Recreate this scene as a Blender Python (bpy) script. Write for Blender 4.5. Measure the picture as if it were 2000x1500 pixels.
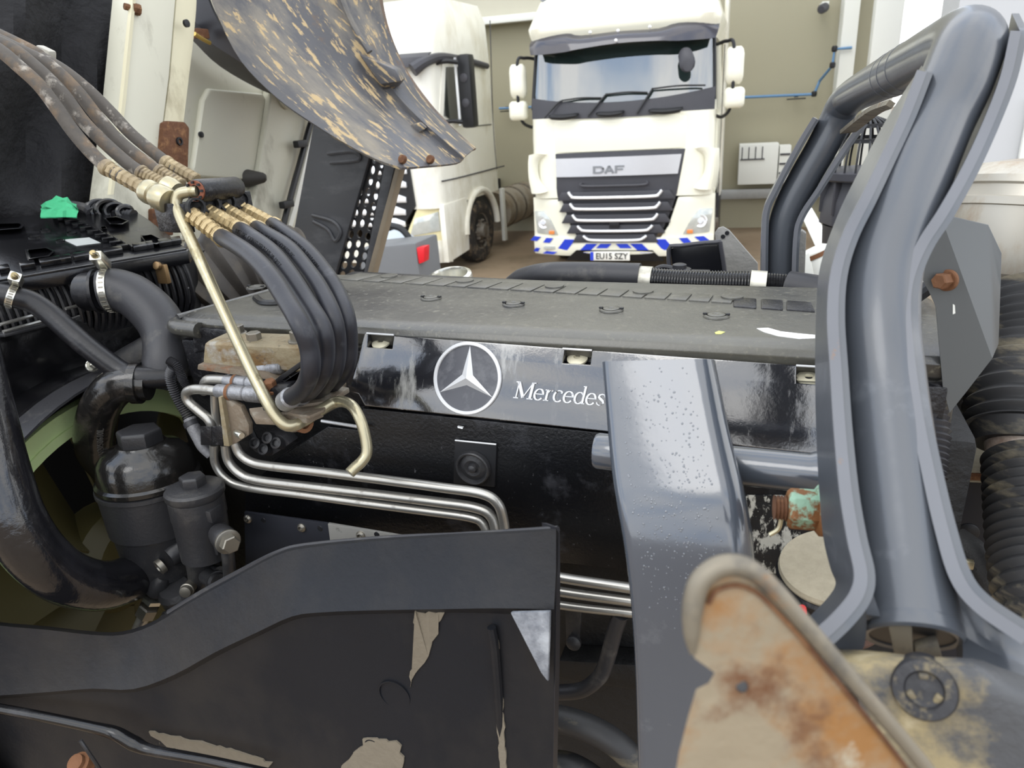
import bpy, bmesh, math, random
from mathutils import Vector, Matrix
random.seed(7)
R = math.radians
C = bpy.context.scene.collection
for o in list(bpy.data.objects): bpy.data.objects.remove(o)
sc = bpy.context.scene

# ------------------------------------------------------------------ camera
H = 2.4                                   # lens height above the yard
PITCH, ROLL, YAW, FPX = R(21.5), R(-3.7), R(21.0), 1387.0
_f = Vector((-math.sin(YAW)*math.cos(PITCH), math.cos(YAW)*math.cos(PITCH), -math.sin(PITCH)))
_r = Vector((math.cos(YAW), math.sin(YAW), 0)); _u = _r.cross(_f)
_r, _u = math.cos(ROLL)*_r + math.sin(ROLL)*_u, -math.sin(ROLL)*_r + math.cos(ROLL)*_u
CAM = Vector((0, 0, H))
cd = bpy.data.cameras.new('camera'); cam = bpy.data.objects.new('camera', cd); C.objects.link(cam)
cam.matrix_world = Matrix.Translation(CAM) @ Matrix((_r, _u, -_f)).transposed().to_4x4()
cd.sensor_width = 36; cd.lens = FPX/2000*36; cd.clip_start = .02; cd.clip_end = 300
cd.dof.use_dof = True; cd.dof.focus_distance = 1.25; cd.dof.aperture_fstop = 7.2
sc.camera = cam
# ------------------------------------------------------------------ sky and exposure
w = bpy.data.worlds.new('World'); sc.world = w; w.use_nodes = True
nt = w.node_tree; nt.nodes.clear()
def N(t, **k):
    n = nt.nodes.new(t)
    for a, b in k.items(): setattr(n, a, b)
    return n
out = N('ShaderNodeOutputWorld'); bg = N('ShaderNodeBackground'); tc = N('ShaderNodeTexCoord')
mp = N('ShaderNodeMapping'); mp.inputs['Scale'].default_value = (1, 1, 1.9); mp.inputs['Location'].default_value = (3.1, .7, 0)
nz = N('ShaderNodeTexNoise'); nz.inputs['Scale'].default_value = 2.6; nz.inputs['Detail'].default_value = 7; nz.inputs['Roughness'].default_value = .52
cr = N('ShaderNodeValToRGB'); cr.color_ramp.elements[0].position = .36; cr.color_ramp.elements[1].position = .56
cr.color_ramp.elements[0].color = (.45, .56, .75, 1); cr.color_ramp.elements[1].color = (1.0, 1.0, .99, 1)
nt.links.new(tc.outputs['Generated'], mp.inputs['Vector']); nt.links.new(mp.outputs[0], nz.inputs['Vector'])
nt.links.new(nz.outputs['Fac'], cr.inputs['Fac']); nt.links.new(cr.outputs[0], bg.inputs['Color'])
bg.inputs['Strength'].default_value = 1.9; nt.links.new(bg.outputs[0], out.inputs[0])
sl = bpy.data.lights.new('sun', 'SUN'); sl.energy = .5; sl.angle = R(25); sl.color = (1, .97, .92)
so = bpy.data.objects.new('sun', sl); C.objects.link(so); so.rotation_euler = (R(38), R(6), R(-25))
vs = sc.view_settings
vs.view_transform = 'Standard'; vs.look = 'None'; vs.gamma = 1; vs.use_curve_mapping = False; vs.exposure = .45

# ------------------------------------------------------------------ helpers: where a point stands
def ray(x, y): return _f + _r*((x-1000)/FPX) - _u*((y-750)/FPX)
def T(x, y, Y): v = ray(x, y); return CAM + v*(Y/v.y)
def TX(x, y, X): v = ray(x, y); return CAM + v*(X/v.x)
def TZ(x, y, z): v = ray(x, y); return CAM + v*(z/v.z)            # z measured from the lens
def TD(x, y, d): return CAM + ray(x, y)*d
class Pl:                                                          # a plane through three points, with its own axes
    def __init__(s, a, b, c):
        s.o = a; s.ex = (b-a).normalized(); s.n = s.ex.cross(c-a).normalized()
        if s.n.dot(CAM-a) < 0: s.n = -s.n
        s.ey = s.n.cross(s.ex)
        if s.ey.z < 0: s.ey = -s.ey
    def at(s, x, y, off=0):
        v = ray(x, y); t = ((s.o-CAM).dot(s.n)+off)/v.dot(s.n); return CAM + v*t
    def loc(s, p): d = p-s.o; return Vector((d.dot(s.ex), d.dot(s.ey), d.dot(s.n)))
    def glo(s, x, y, n=0): return s.o + s.ex*x + s.ey*y + s.n*n
V = Vector
# ------------------------------------------------------------------ helpers: meshes
def NB(): return bmesh.new()
def face(bm, vs):
    try: return bm.faces.new(vs)
    except ValueError: return None
def box(bm, c, s, M=None):
    c = V(c); a = []
    for k in range(8):
        p = V(((k & 1)-.5, (k >> 1 & 1)-.5, (k >> 2 & 1)-.5)); p = V((p.x*s[0], p.y*s[1], p.z*s[2]))
        if M: p = M @ p
        a.append(bm.verts.new(c+p))
    for q in ((0,2,3,1),(4,5,7,6),(0,1,5,4),(2,6,7,3),(0,4,6,2),(1,3,7,5)): face(bm, [a[i] for i in q])
    return bm
def hexa(bm, p8):
    a = [bm.verts.new(p) for p in p8]
    for q in ((0,1,2,3),(7,6,5,4),(0,4,5,1),(1,5,6,2),(2,6,7,3),(3,7,4,0)): face(bm, [a[i] for i in q])
    return bm
def catmull(P, n=8):
    P = [V(p) for p in P]
    if len(P) < 3: return P
    Q = [P[0]*2-P[1]] + P + [P[-1]*2-P[-2]]; o = []
    for i in range(1, len(Q)-2):
        a, b, c, d = Q[i-1:i+3]
        for k in range(n):
            t = k/n
            o.append(.5*((2*b)+(c-a)*t+(2*a-5*b+4*c-d)*t*t+(3*b-a-3*c+d)*t**3))
    o.append(P[-1]); return o
def interp(L, m):
    if not isinstance(L, (list, tuple)): return [L]*m
    o = []
    for i in range(m):
        t = i/(m-1)*(len(L)-1); k = min(int(t), len(L)-2); o.append(L[k]+(L[k+1]-L[k])*(t-k))
    return o
def frames(P):
    T_ = [(P[min(i+1, len(P)-1)]-P[max(i-1, 0)]).normalized() for i in range(len(P))]
    a = V((0,0,1)) if abs(T_[0].z) < .9 else V((1,0,0))
    u = T_[0].cross(a).normalized(); F = []
    for t in T_:
        u = (u-t*u.dot(t)).normalized(); F.append((u, t.cross(u), t))
    return F
def loft(bm, rings, cap=True, closed=True):
    L = [[bm.verts.new(p) for p in r] for r in rings]; n = len(L[0])
    for i in range(len(L)-1):
        for j in range(n if closed else n-1):
            k = (j+1) % n; face(bm, [L[i][j], L[i][k], L[i+1][k], L[i+1][j]])
    if cap and closed: face(bm, L[0][::-1]); face(bm, L[-1])
    return L
def tube(bm, pts, r, seg=14, n=8, smooth=True, cap=True):
    P = catmull(pts, n) if smooth else [V(p) for p in pts]
    rr = interp(r, len(P)); rings = []
    for (u, v, t), p, q in zip(frames(P), P, rr):
        rings.append([p+(u*math.cos(a)+v*math.sin(a))*q for a in (2*math.pi*k/seg for k in range(seg))])
    loft(bm, rings, cap); return P
def bellow(bm, pts, r, folds, depth, seg=28, sub=4):
    P = catmull(pts, 40); L = [0]
    for i in range(1, len(P)): L.append(L[-1]+(P[i]-P[i-1]).length)
    m = folds*sub+1; Q = []; k = 0
    for i in range(m):
        s = L[-1]*i/(m-1)
        while k < len(L)-2 and L[k+1] < s: k += 1
        Q.append(P[k].lerp(P[k+1], (s-L[k])/max(L[k+1]-L[k], 1e-9)))
    rr = interp(r, m); rings = []
    for i, ((u, v, t), p) in enumerate(zip(frames(Q), Q)):
        q = rr[i] + depth*(.5*math.cos(2*math.pi*i/sub))
        rings.append([p+(u*math.cos(a)+v*math.sin(a))*q for a in (2*math.pi*j/seg for j in range(seg))])
    loft(bm, rings)
def axes(d):
    d = V(d).normalized(); a = V((0,0,1)) if abs(d.z) < .9 else V((1,0,0))
    u = d.cross(a).normalized(); return u, d.cross(u).normalized() if False else u.cross(d).normalized()*-1, d
def lathe(bm, o, d, prof, seg=32, squash=None):
    """prof: list of (radius, height along d)"""
    u, v, d = axes(d); o = V(o); rings = []
    for r, h in prof:
        rings.append([o+d*h+(u*math.cos(a)+v*math.sin(a))*max(r, 1e-5) for a in (2*math.pi*k/seg for k in range(seg))])
    loft(bm, rings); return bm
def ringband(bm, o, d, r0, r1, h, seg=36):
    lathe_open(bm, o, d, [(r0, -h/2), (r1, -h/2), (r1, h/2), (r0, h/2), (r0, -h/2)], seg)
def lathe_open(bm, o, d, prof, seg=36):
    u, v, d = axes(d); o = V(o)
    loft(bm, [[o+d*h+(u*math.cos(a)+v*math.sin(a))*r for a in (2*math.pi*k/seg for k in range(seg))] for r, h in prof], cap=False)
def prism(bm, pts, vec):
    """polygon of 3-D points pushed along vec"""
    vec = V(vec); a = [bm.verts.new(V(p)) for p in pts]; b = [bm.verts.new(V(p)+vec) for p in pts]; n = len(a)
    face(bm, a); face(bm, b[::-1])
    for i in range(n): face(bm, [a[i], b[i], b[(i+1) % n], a[(i+1) % n]])
    return bm
EYE = [CAM]
def sheet(bm, rows, thick=.004, n=1, flip=None, m=1):
    """grid through rows of points, given thickness along its own normals; n / m smooth along / across"""
    rows = [catmull(r, n) if n > 1 else [V(p) for p in r] for r in rows]
    if m > 1:
        cols = [catmull([r[j] for r in rows], m) for j in range(len(rows[0]))]
        rows = [[c[i] for c in cols] for i in range(len(cols[0]))]
    a, b = len(rows), len(rows[0]); Nn = []
    for i in range(a):
        for j in range(b):
            du = rows[i][min(j+1, b-1)]-rows[i][max(j-1, 0)]; dv = rows[min(i+1, a-1)][j]-rows[max(i-1, 0)][j]
            nn = du.cross(dv); Nn.append(nn.normalized() if nn.length > 1e-12 else V((0, 0, 1)))
    sg = sum((EYE[0]-rows[i][j]).dot(Nn[i*b+j]) for i in range(a) for j in range(b))
    s = 1 if sg > 0 else -1                # the thickness always lies on the far side
    top = [[bm.verts.new(rows[i][j]) for j in range(b)] for i in range(a)]
    bot = [[bm.verts.new(rows[i][j]-Nn[i*b+j]*thick*s) for j in range(b)] for i in range(a)]
    for i in range(a-1):
        for j in range(b-1):
            face(bm, [top[i][j], top[i][j+1], top[i+1][j+1], top[i+1][j]]); face(bm, [bot[i][j], bot[i+1][j], bot[i+1][j+1], bot[i][j+1]])
    per = [(0, j) for j in range(b)] + [(i, b-1) for i in range(1, a)] + [(a-1, j) for j in range(b-2, -1, -1)] + [(i, 0) for i in range(a-2, 0, -1)]
    for k in range(len(per)):
        i, j = per[k]; p, q = per[(k+1) % len(per)]
        face(bm, [top[i][j], bot[i][j], bot[p][q], top[p][q]])
    return bm
def hexbolt(bm, o, d, r, h, washer=True):
    if washer: lathe(bm, o, d, [(r*1.35, 0), (r*1.35, h*.18), (r*1.2, h*.24)], 24)
    lathe(bm, V(o)+V(d).normalized()*h*.2, d, [(r, 0), (r, h*.72), (r*.86, h*.8)], 6)
def rot(ax, a): return Matrix.Rotation(a, 3, ax)
def text_mesh(s, size, ext, place, bold=0, sx=1):
    """flat lettering (Blender's own font), put where place(x, y, z) says"""
    cu = bpy.data.curves.new('lettering', 'FONT'); cu.body = s; cu.size = size; cu.extrude = ext; cu.offset = bold
    cu.align_x = 'CENTER'; cu.resolution_u = 3
    o = bpy.data.objects.new('lettering', cu); C.objects.link(o)
    dg = bpy.context.evaluated_depsgraph_get(); me = bpy.data.meshes.new_from_object(o.evaluated_get(dg))
    bm = NB(); bm.from_mesh(me); bpy.data.objects.remove(o); bpy.data.meshes.remove(me)
    for v in bm.verts: v.co = place(v.co.x*sx, v.co.y, v.co.z)
    return bm
# ------------------------------------------------------------------ helpers: objects
def obj(name, bm, m, parent=None, bev=0, ang=32, seg=2, lab=None):
    bmesh.ops.remove_doubles(bm, verts=bm.verts, dist=1e-6)
    bmesh.ops.recalc_face_normals(bm, faces=bm.faces)
    if bev:
        es = [e for e in bm.edges if len(e.link_faces) == 2 and e.calc_face_angle(0) > R(30)]
        bmesh.ops.bevel(bm, geom=es, offset=bev, segments=seg, affect='EDGES', profile=.6, clamp_overlap=True)
    me = bpy.data.meshes.new(name); bm.to_mesh(me); bm.free()
    me.polygons.foreach_set('use_smooth', [True]*len(me.polygons)); me.set_sharp_from_angle(angle=R(ang))
    me.materials.append(m); o = bpy.data.objects.new(name, me); C.objects.link(o)
    if parent: o.parent = parent
    if lab: o['label'] = lab
    return o
def thing(name, label, cat, group=None, M=None):
    o = bpy.data.objects.new(name, None); C.objects.link(o); o['label'] = label; o['category'] = cat; o.empty_display_size = .05
    if group: o['group'] = group
    if M: o.matrix_world = M; o['placed'] = 1
    return o
def solo(name, bm, m, label, cat, group=None, **k):
    o = obj(name, bm, m, **k); o['label'] = label; o['category'] = cat
    if group: o['group'] = group
    return o
def setting(name, bm, m, **k):
    o = obj(name, bm, m, **k)
    if not o.parent: o['kind'] = 'structure'
    return o
def finish():
    """put every thing's origin at its base"""
    for o in list(C.objects):
        if o.parent or o.type in ('CAMERA', 'LIGHT') or 'placed' in o: continue
        if o.type == 'MESH':
            vs_ = [v.co for v in o.data.vertices]
        else:
            vs_ = [v.co for c in o.children_recursive if c.type == 'MESH' for v in c.data.vertices]
        if not vs_: continue
        lo = V([min(v[i] for v in vs_) for i in range(3)]); hi = V([max(v[i] for v in vs_) for i in range(3)])
        b = V(((lo.x+hi.x)/2, (lo.y+hi.y)/2, lo.z))
        if o.type == 'MESH': o.data.transform(Matrix.Translation(-b)); 
        else:
            for c in o.children: c.location = c.location-b
        o.location = b
    for o in C.objects:
        if 'placed' in o: del o['placed']
# ------------------------------------------------------------------ helpers: materials
def hx(s):
    v = [int(s[i:i+2], 16)/255 for i in (0, 2, 4)]
    return tuple(c/12.92 if c <= .04045 else ((c+.055)/1.055)**2.4 for c in v)
def mat(name, col, rough=.5, metal=0, var=.12, vs=18, layers=(), bump=(), ior=1.45, coat=0, alpha=1, trans=0, rvar=0):
    """layers: (colour, scale, lo, hi, stretch, roughness); bump: (scale, strength, kind)"""
    m = bpy.data.materials.new(name); m.use_nodes = True; t = m.node_tree; L = t.links.new
    b = t.nodes['Principled BSDF']; b.inputs['Metallic'].default_value = metal; b.inputs['IOR'].default_value = ior
    b.inputs['Coat Weight'].default_value = coat; b.inputs['Coat Roughness'].default_value = .08
    b.inputs['Alpha'].default_value = alpha; b.inputs['Transmission Weight'].default_value = trans
    if isinstance(col, str): col = hx(col)
    g = t.nodes.new('ShaderNodeNewGeometry'); pos = g.outputs['Position']
    def noise(scale, stretch=(1, 1, 1), det=5, rou=.6):
        mp = t.nodes.new('ShaderNodeMapping'); L(pos, mp.inputs['Vector'])
        if len(stretch) == 6:
            mp.vector_type = 'TEXTURE'; mp.inputs['Rotation'].default_value = stretch[3:]; mp.inputs['Scale'].default_value = [1/q for q in stretch[:3]]
        else: mp.inputs['Scale'].default_value = stretch
        n = t.nodes.new('ShaderNodeTexNoise'); n.inputs['Scale'].default_value = scale; n.inputs['Detail'].default_value = det; n.inputs['Roughness'].default_value = rou
        L(mp.outputs[0], n.inputs['Vector']); return n.outputs['Fac']
    def mix(a, bb, f):
        n = t.nodes.new('ShaderNodeMix'); n.data_type = 'RGBA'; L(f, n.inputs['Factor'])
        for s, v in (('A', a), ('B', bb)):
            q = [i for i in n.inputs if i.name == s and i.type == 'RGBA'][0]
            if isinstance(v, tuple): q.default_value = (*v, 1)
            else: L(v, q)
        return [o for o in n.outputs if o.type == 'RGBA'][0]
    def fmix(a, bb, f):
        n = t.nodes.new('ShaderNodeMix'); n.data_type = 'FLOAT'; L(f, n.inputs[0])
        for i, v in ((2, a), (3, bb)):
            if isinstance(v, (int, float)): n.inputs[i].default_value = v
            else: L(v, n.inputs[i])
        return n.outputs[0]
    lo = tuple(c*(1-var) for c in col); hi = tuple(min(1, c*(1+var)) for c in col)
    c = mix(lo, hi, noise(vs)); ro = rough
    if rvar: ro = fmix(max(0, rough-rvar), min(1, rough+rvar), noise(vs*1.7))
    for lc, scl, a, z, st, lr in layers:
        if isinstance(lc, str): lc = hx(lc)
        mr = t.nodes.new('ShaderNodeMapRange'); mr.inputs[1].default_value = a; mr.inputs[2].default_value = z; L(noise(scl, st, 7, .65), mr.inputs[0])
        f = mr.outputs[0]; c = mix(c, lc, f); ro = fmix(ro, lr, f)
    if isinstance(c, tuple): b.inputs['Base Color'].default_value = (*c, 1)
    else: L(c, b.inputs['Base Color'])
    if isinstance(ro, (int, float)): b.inputs['Roughness'].default_value = ro
    else: L(ro, b.inputs['Roughness'])
    if bump:
        prev = None
        for s_, st_, kind in bump:
            bp = t.nodes.new('ShaderNodeBump'); bp.inputs['Strength'].default_value = st_; bp.inputs['Distance'].default_value = .4/s_
            if kind == 'drops':
                vo = t.nodes.new('ShaderNodeTexVoronoi'); vo.inputs['Scale'].default_value = s_; L(pos, vo.inputs['Vector'])
                mr = t.nodes.new('ShaderNodeMapRange'); mr.inputs[1].default_value = .05; mr.inputs[2].default_value = .32; mr.inputs[3].default_value = 1; mr.inputs[4].default_value = 0; L(vo.outputs['Distance'], mr.inputs[0])
                L(mr.outputs[0], bp.inputs['Height'])
            else: L(noise(s_), bp.inputs['Height'])
            if prev: L(prev, bp.inputs['Normal'])
            prev = bp.outputs[0]
        L(prev, b.inputs['Normal'])
    return m
E1 = (1, 1, 1)
def emit(): pass
# ================================================================== materials
m_ground = mat('yard_concrete', '7a6853', .85, var=.12, vs=.9, layers=[('877660', .35, .42, .62, E1, .8), ('62543f', 1.1, .5, .75, E1, .9)], bump=[(30, .3, 'n')])
m_panel = mat('cladding_cream', 'a29d86', .55, var=.03, vs=.6)
m_trim = mat('cladding_white', 'e2e3dc', .5, var=.03, vs=.8)
m_grey = mat('cladding_grey', 'bdbfc1', .5, var=.03, vs=.5)
m_board = mat('insulation_board', 'b7b3a2', .8, var=.08, vs=2)
m_foam = mat('foam_sheet', 'd8cfa6', .8, var=.05)
m_tan = mat('tan_board', 'b79f83', .8, var=.08)
m_steelrail = mat('galvanised', 'a9abaa', .45, .5)
m_blue = mat('blue_pipe', '5f87ad', .4)
m_white = mat('truck_white', 'f2f0dd', .24, var=.03, vs=3, coat=.3)
m_white2 = mat('truck_white_grubby', 'eeece0', .3, var=.04, vs=2, layers=[('c9c2ab', 1.3, .5, .72, (1, 1, .5), .5)], coat=.2)
m_yellowed = mat('yellowed_panel', 'e6dcae', .4, var=.04)
m_black = mat('black_plastic', '1b1c1f', .42, var=.2, vs=9)
m_dkgrey = mat('dark_grey_plastic', '3d3d42', .45, var=.12)
m_visor = mat('smoked_visor', '38373f', .12, ior=1.6, var=.1)
m_glass = mat('windscreen_glass', '2a3836', .03, ior=3.2, alpha=.8, var=.05)
m_tint = mat('tinted_glass', '1a211d', .05, ior=1.8, alpha=.85)
m_chrome = mat('bright_trim', 'eef0f2', .25, .6, var=.02)
m_silver = mat('silver_panel', 'd4d6da', .3, .45, var=.03)
m_badge = mat('badge_grey', '8f9296', .35, .5)
m_lens = mat('lamp_lens', 'c9ccc6', .08, .3, var=.25, vs=14)
m_amber = mat('amber_lens', 'e08a4a', .3)
m_bluesticker = mat('blue_reflective', '2a44c8', .35, var=.04)
m_plate = mat('plate_white', 'eceae0', .4, var=.02)
m_letter = mat('plate_black', '2b2c2b', .5)
m_tyre = mat('tyre_rubber', '2c2926', .8, var=.2, layers=[('7d6d58', 6, .5, .7, E1, .9)])
m_rim = mat('dirty_rim', '7a756c', .55, .4, layers=[('5b4c3c', 8, .45, .65, E1, .8)])
m_tank = mat('tank_grey', '9a9284', .5, .3, layers=[('7d6c55', 3, .45, .7, E1, .8)])
m_red = mat('red_lens', 'd8202c', .3)
m_cabin = mat('cab_interior', '3a4144', .8)

# ================================================================== the yard and the building behind
bm = NB(); box(bm, (0, 20, -.05), (120, 120, .1)); setting('ground', bm, m_ground)
WA = R(4); wx, wy = V((math.cos(WA), math.sin(WA), 0)), V((-math.sin(WA), math.cos(WA), 0)); W0 = V((-.6, 13.85, 0))
WP = Pl(W0, W0+wx, W0+V((0, 0, 1))); MW = rot('Z', WA)
def wbox(x0, x1, y0, y1, z0, z1, bm=None):
    bm = bm or NB(); box(bm, W0+wx*((x0+x1)/2)+wy*((y0+y1)/2)+V((0, 0, (z0+z1)/2)), (x1-x0, y1-y0, z1-z0), MW); return bm
def wl(px, py): return WP.loc(WP.at(px, py))
bk = setting('wall_back', wbox(-16, wl(1736, 60).x, .12, .3, 0, 9), m_panel)
zs = [0, .55, 1.75, 2.85, 3.72, 4.4]
xs = [-16, -10, -5.3, -1.9, .62, wl(1736, 60).x]
x_beam = wl(1045, 38).x
for i in range(len(xs)-1):
    for z0, z1 in zip(zs, zs[1:]):
        setting('wall_panel', wbox(xs[i]+.012, xs[i+1]-.012, 0, .13, z0+.012, z1-.012), m_panel, parent=bk, bev=.006)
for i in (2, 3, 4):
    for z0, z1 in ((4.4, 5.5), (5.5, 6.6), (6.6, 7.7)):
        if i > 2: setting('wall_panel', wbox(xs[i]+.012, xs[i+1]-.012, 0, .13, z0+.012, z1-.012), m_panel, parent=bk, bev=.006)
zb = wl(1000, 38).y
setting('trim_1', wbox(-16, -1.9, -.22, 0, zb-.06, zb+.06), m_trim, bev=.01)
# boards leaning over the beam, with foam patches
bd = setting('trim_2', wbox(-16, -1.9, -.02, .0, zb+.06, 7.5), m_board)
for k, (a, b_, mm) in enumerate(((-7.9, -6.7, m_board), (-6.65, -5.5, m_board), (-5.45, -4.6, m_board), (-4.55, -3.95, m_foam), (-3.9, -3.25, m_tan), (-3.2, -2.0, m_tan))):
    setting('wall_board', wbox(a, b_, -.07, -.022, zb+.1, 7.4), mm, parent=bd, bev=.006)
for px, wd, h in ((782, .5, .42), (842, .22, .5), (925, .28, .42), (898, .3, .2), (1033, .45, .35)):
    p = wl(px, 20); pts = [WP.glo(p.x-wd/2, zb+.12+(.2 if px < 850 else 0), .085), WP.glo(p.x+wd/2, zb+.12+(.2 if px < 850 else 0), .085), WP.glo(p.x+wd*.12, zb+.12+h, .085), WP.glo(p.x-wd*.2, zb+.12+h, .085)]
    setting('foam_patch', prism(NB(), pts, WP.n*.02), m_foam, parent=bd)
# skirting rail by the ground and the white columns on the right
setting('baseboard_back', wbox(-1.5, 1.4, -.08, 0, .55, .72), m_steelrail, bev=.01)
c0, c1 = wl(1634, 90), wl(1667, 60)
setting('trim_3', wbox(c0.x, c1.x, -.45, 0, 0, 9), m_trim, bev=.02)
a, b_ = T(1703, 80, 12.6), T(1761, 60, 12.6)
bm = NB(); box(bm, ((a.x+b_.x)/2, 12.8, 4.5), (b_.x-a.x, .4, 9)); setting('wall_right', bm, m_trim, bev=.02)
a = T(1872, 20, 9.5)
gw = NB(); box(gw, (a.x+3.5, 10.0, 4.5), (7, 1.0, 9)); gb = setting('wall_side', gw, m_grey)
e = T(1916, 20, 9.5).x; zz = T(1960, 240, 9.5).z; z9 = 9
for x0, x1 in ((a.x, e), (e, T(1990, 290, 9.5).x)):
    for z0, z1 in ((0, zz), (zz, 9)):
        bm = NB(); box(bm, ((x0+x1)/2, 9.47, (z0+z1)/2), (x1-x0-.02, .05, z1-z0-.02)); setting('wall_panel', bm, m_grey, parent=gb, bev=.005)
bm = NB(); x0 = T(1990, 290, 9.5).x; box(bm, (x0+1.5, 9.45, 1.1), (3, .08, 2.1)); setting('door_1', bm, m_trim, bev=.01)
# compressed-air pipe on the wall
t = thing('air_pipe', 'thin blue compressed-air pipe with black elbows along the cream wall', 'pipe')
P = [WP.at(975, 212, .1), WP.at(1300, 197, .1), WP.at(1590, 184, .1)]
bm = NB(); tube(bm, P, .022, 8, smooth=False); obj('pipe_run', bm, m_blue, t)
Q = [WP.at(1590, 184, .1), WP.at(1601, 158, .1), WP.at(1626, 128, .5), WP.at(1630, 96, .5), WP.at(1664, 93, .5)]
bm = NB(); tube(bm, Q, .022, 8, smooth=False); obj('pipe_rise', bm, m_blue, t)
for q in (Q[0], Q[2], Q[3]):
    bm = NB(); lathe(bm, q-V((0, 0, .04)), (0, 0, 1), [(.03, 0), (.045, .02), (.045, .07), (.03, .09)], 12); obj('elbow', bm, m_black, t)
for px, py in ((1555, 187), (992, 211)):
    bm = NB(); box(bm, WP.at(px, py, .06), (.06, .1, .05), MW); box(bm, WP.at(px, py+6, .05), (.3, .04, .02), MW); obj('pipe_bracket', bm, m_black, t)
# white cabinet by the wall
c = [wl(1440, 356), wl(1513, 358), wl(1543, 281), wl(1447, 280)]
t = thing('wall_cabinet', 'white cabinet with black outlined drawers standing by the cream wall', 'cabinet')
obj('body', wbox(c[0].x, c[1].x, -.4, -.01, c[0].y, c[3].y), m_trim, t, bev=.01)
obj('side_rack', wbox(c[1].x+.02, c[2].x, -.35, -.01, c[0].y, c[2].y), m_trim, t, bev=.01)
for k in range(3):
    zc = c[0].y+(c[2].y-c[0].y)*(.25+.25*k); obj('shelf_edge', wbox(c[1].x+.03, c[2].x-.01, -.365, -.34, zc, zc+.03), m_dkgrey, t)
zc = (c[0].y+c[3].y)/2+.08
obj('drawer_rail', wbox(c[0].x+.02, c[0].x+.42, -.42, -.4, zc, zc+.02), m_dkgrey, t)
for k in range(4):
    xx = c[0].x+.04+k*.11; obj('drawer_post', wbox(xx, xx+.015, -.42, -.4, zc, c[3].y-.04), m_dkgrey, t)
# small camera high on the wall
t = thing('security_camera', 'small dark camera on a white bracket high on the cream wall', 'camera')
q = WP.at(1612, 14, .35); bm = NB(); lathe(bm, q, (-.3, -1, -.2), [(.05, 0), (.07, .03), (.07, .2), (.05, .24)], 12); obj('housing', bm, m_dkgrey, t)
bm = NB(); box(bm, q+wy*.2+V((0, 0, .06)), (.1, .4, .05), MW); obj('bracket', bm, m_trim, t)

# ================================================================== trucks: shared pieces
def rring(hw, y0, y1, z, rc, n=5, dip=0):
    """rounded-rectangle plan ring; front at y0"""
    o = []
    for cx, cy, a0 in ((hw-rc, y0+rc, -90), (hw-.06, y1-.06, 0), (-hw+.06, y1-.06, 90), (-hw+rc, y0+rc, 180)):
        r = rc if cy == y0+rc else .06
        for k in range(n+1):
            a = R(a0+90*k/n); o.append(V((cx+r*math.cos(a), cy+r*math.sin(a), z)))
    return o
def wheel(M0, parent, r=.5, wd=.32, rim=.29, bolts=10):
    """axle along local x, outer face at +x"""
    def g(bm, name, m, par):
        bm.transform(M0); return obj(name, bm, m, par)
    bm = NB(); lathe(bm, (0, 0, 0), (1, 0, 0), [(rim, -wd), (r*.93, -wd), (r, -wd+.05), (r, -.05), (r*.93, 0), (r*.75, .015), (rim, -.01), (rim, -.04)], 40)
    ty = g(bm, 'wheel', m_tyre, parent)
    bm = NB(); lathe_open(bm, (0, 0, 0), (1, 0, 0), [(rim, -.01), (rim*.93, -.03), (rim*.85, -.13), (rim*.62, -.12), (rim*.55, -.03), (rim*.4, .0), (rim*.36, .06), (.001, .07)], 32); g(bm, 'rim', m_rim, ty)
    for k in range(bolts):
        a = 2*math.pi*k/bolts; bm = NB(); lathe(bm, (-.1, math.cos(a)*rim*.6, math.sin(a)*rim*.6), (1, 0, 0), [(.018, 0), (.018, .1), (.01, .12)], 6); g(bm, 'wheel_nut', m_rim, ty)
    return ty
class Tr:
    """things built in a truck's own frame: x across, y rearwards from the front face, z up"""
    def __init__(s, name, label, loc, ang):
        s.M = Matrix.Translation(loc) @ Matrix.Rotation(ang, 4, 'Z'); s.t = thing(name, label, 'truck', M=s.M)
    def o(s, name, bm, m, par=None, **k): return obj(name, bm, m, par or s.t, **k)
    def px(s, x, y, off=0, ax='y'):
        """where the sight line meets the truck's plane y=off (or x=off), in the truck's frame"""
        Mi = s.M.inverted(); o = Mi @ CAM; d = (Mi.to_3x3() @ ray(x, y)); k = 'xyz'.index(ax)
        return o + d*((off-o[k])/d[k])
def front_sheet(pts2, yf, th=.02, n=1):
    bm = NB(); prism(bm, [V((x, 0, z)) for x, z in pts2], (0, th, 0))
    if callable(yf):
        x0, x1 = min(p[0] for p in pts2), max(p[0] for p in pts2); k = max(2, int((x1-x0)/.12))
        for i in range(1, k):
            bmesh.ops.bisect_plane(bm, geom=bm.verts[:]+bm.edges[:]+bm.faces[:], plane_co=(x0+(x1-x0)*i/k, 0, 0), plane_no=(1, 0, 0))
        for z in (1.0, 2.2):
            bmesh.ops.bisect_plane(bm, geom=bm.verts[:]+bm.edges[:]+bm.faces[:], plane_co=(0, 0, z), plane_no=(0, 0, 1))
        for v in bm.verts: v.co.y += yf(v.co.x, v.co.z)
    else:
        for v in bm.verts: v.co.y += yf
    return bm
EYE[0] = V((0, -9, 2))
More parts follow.
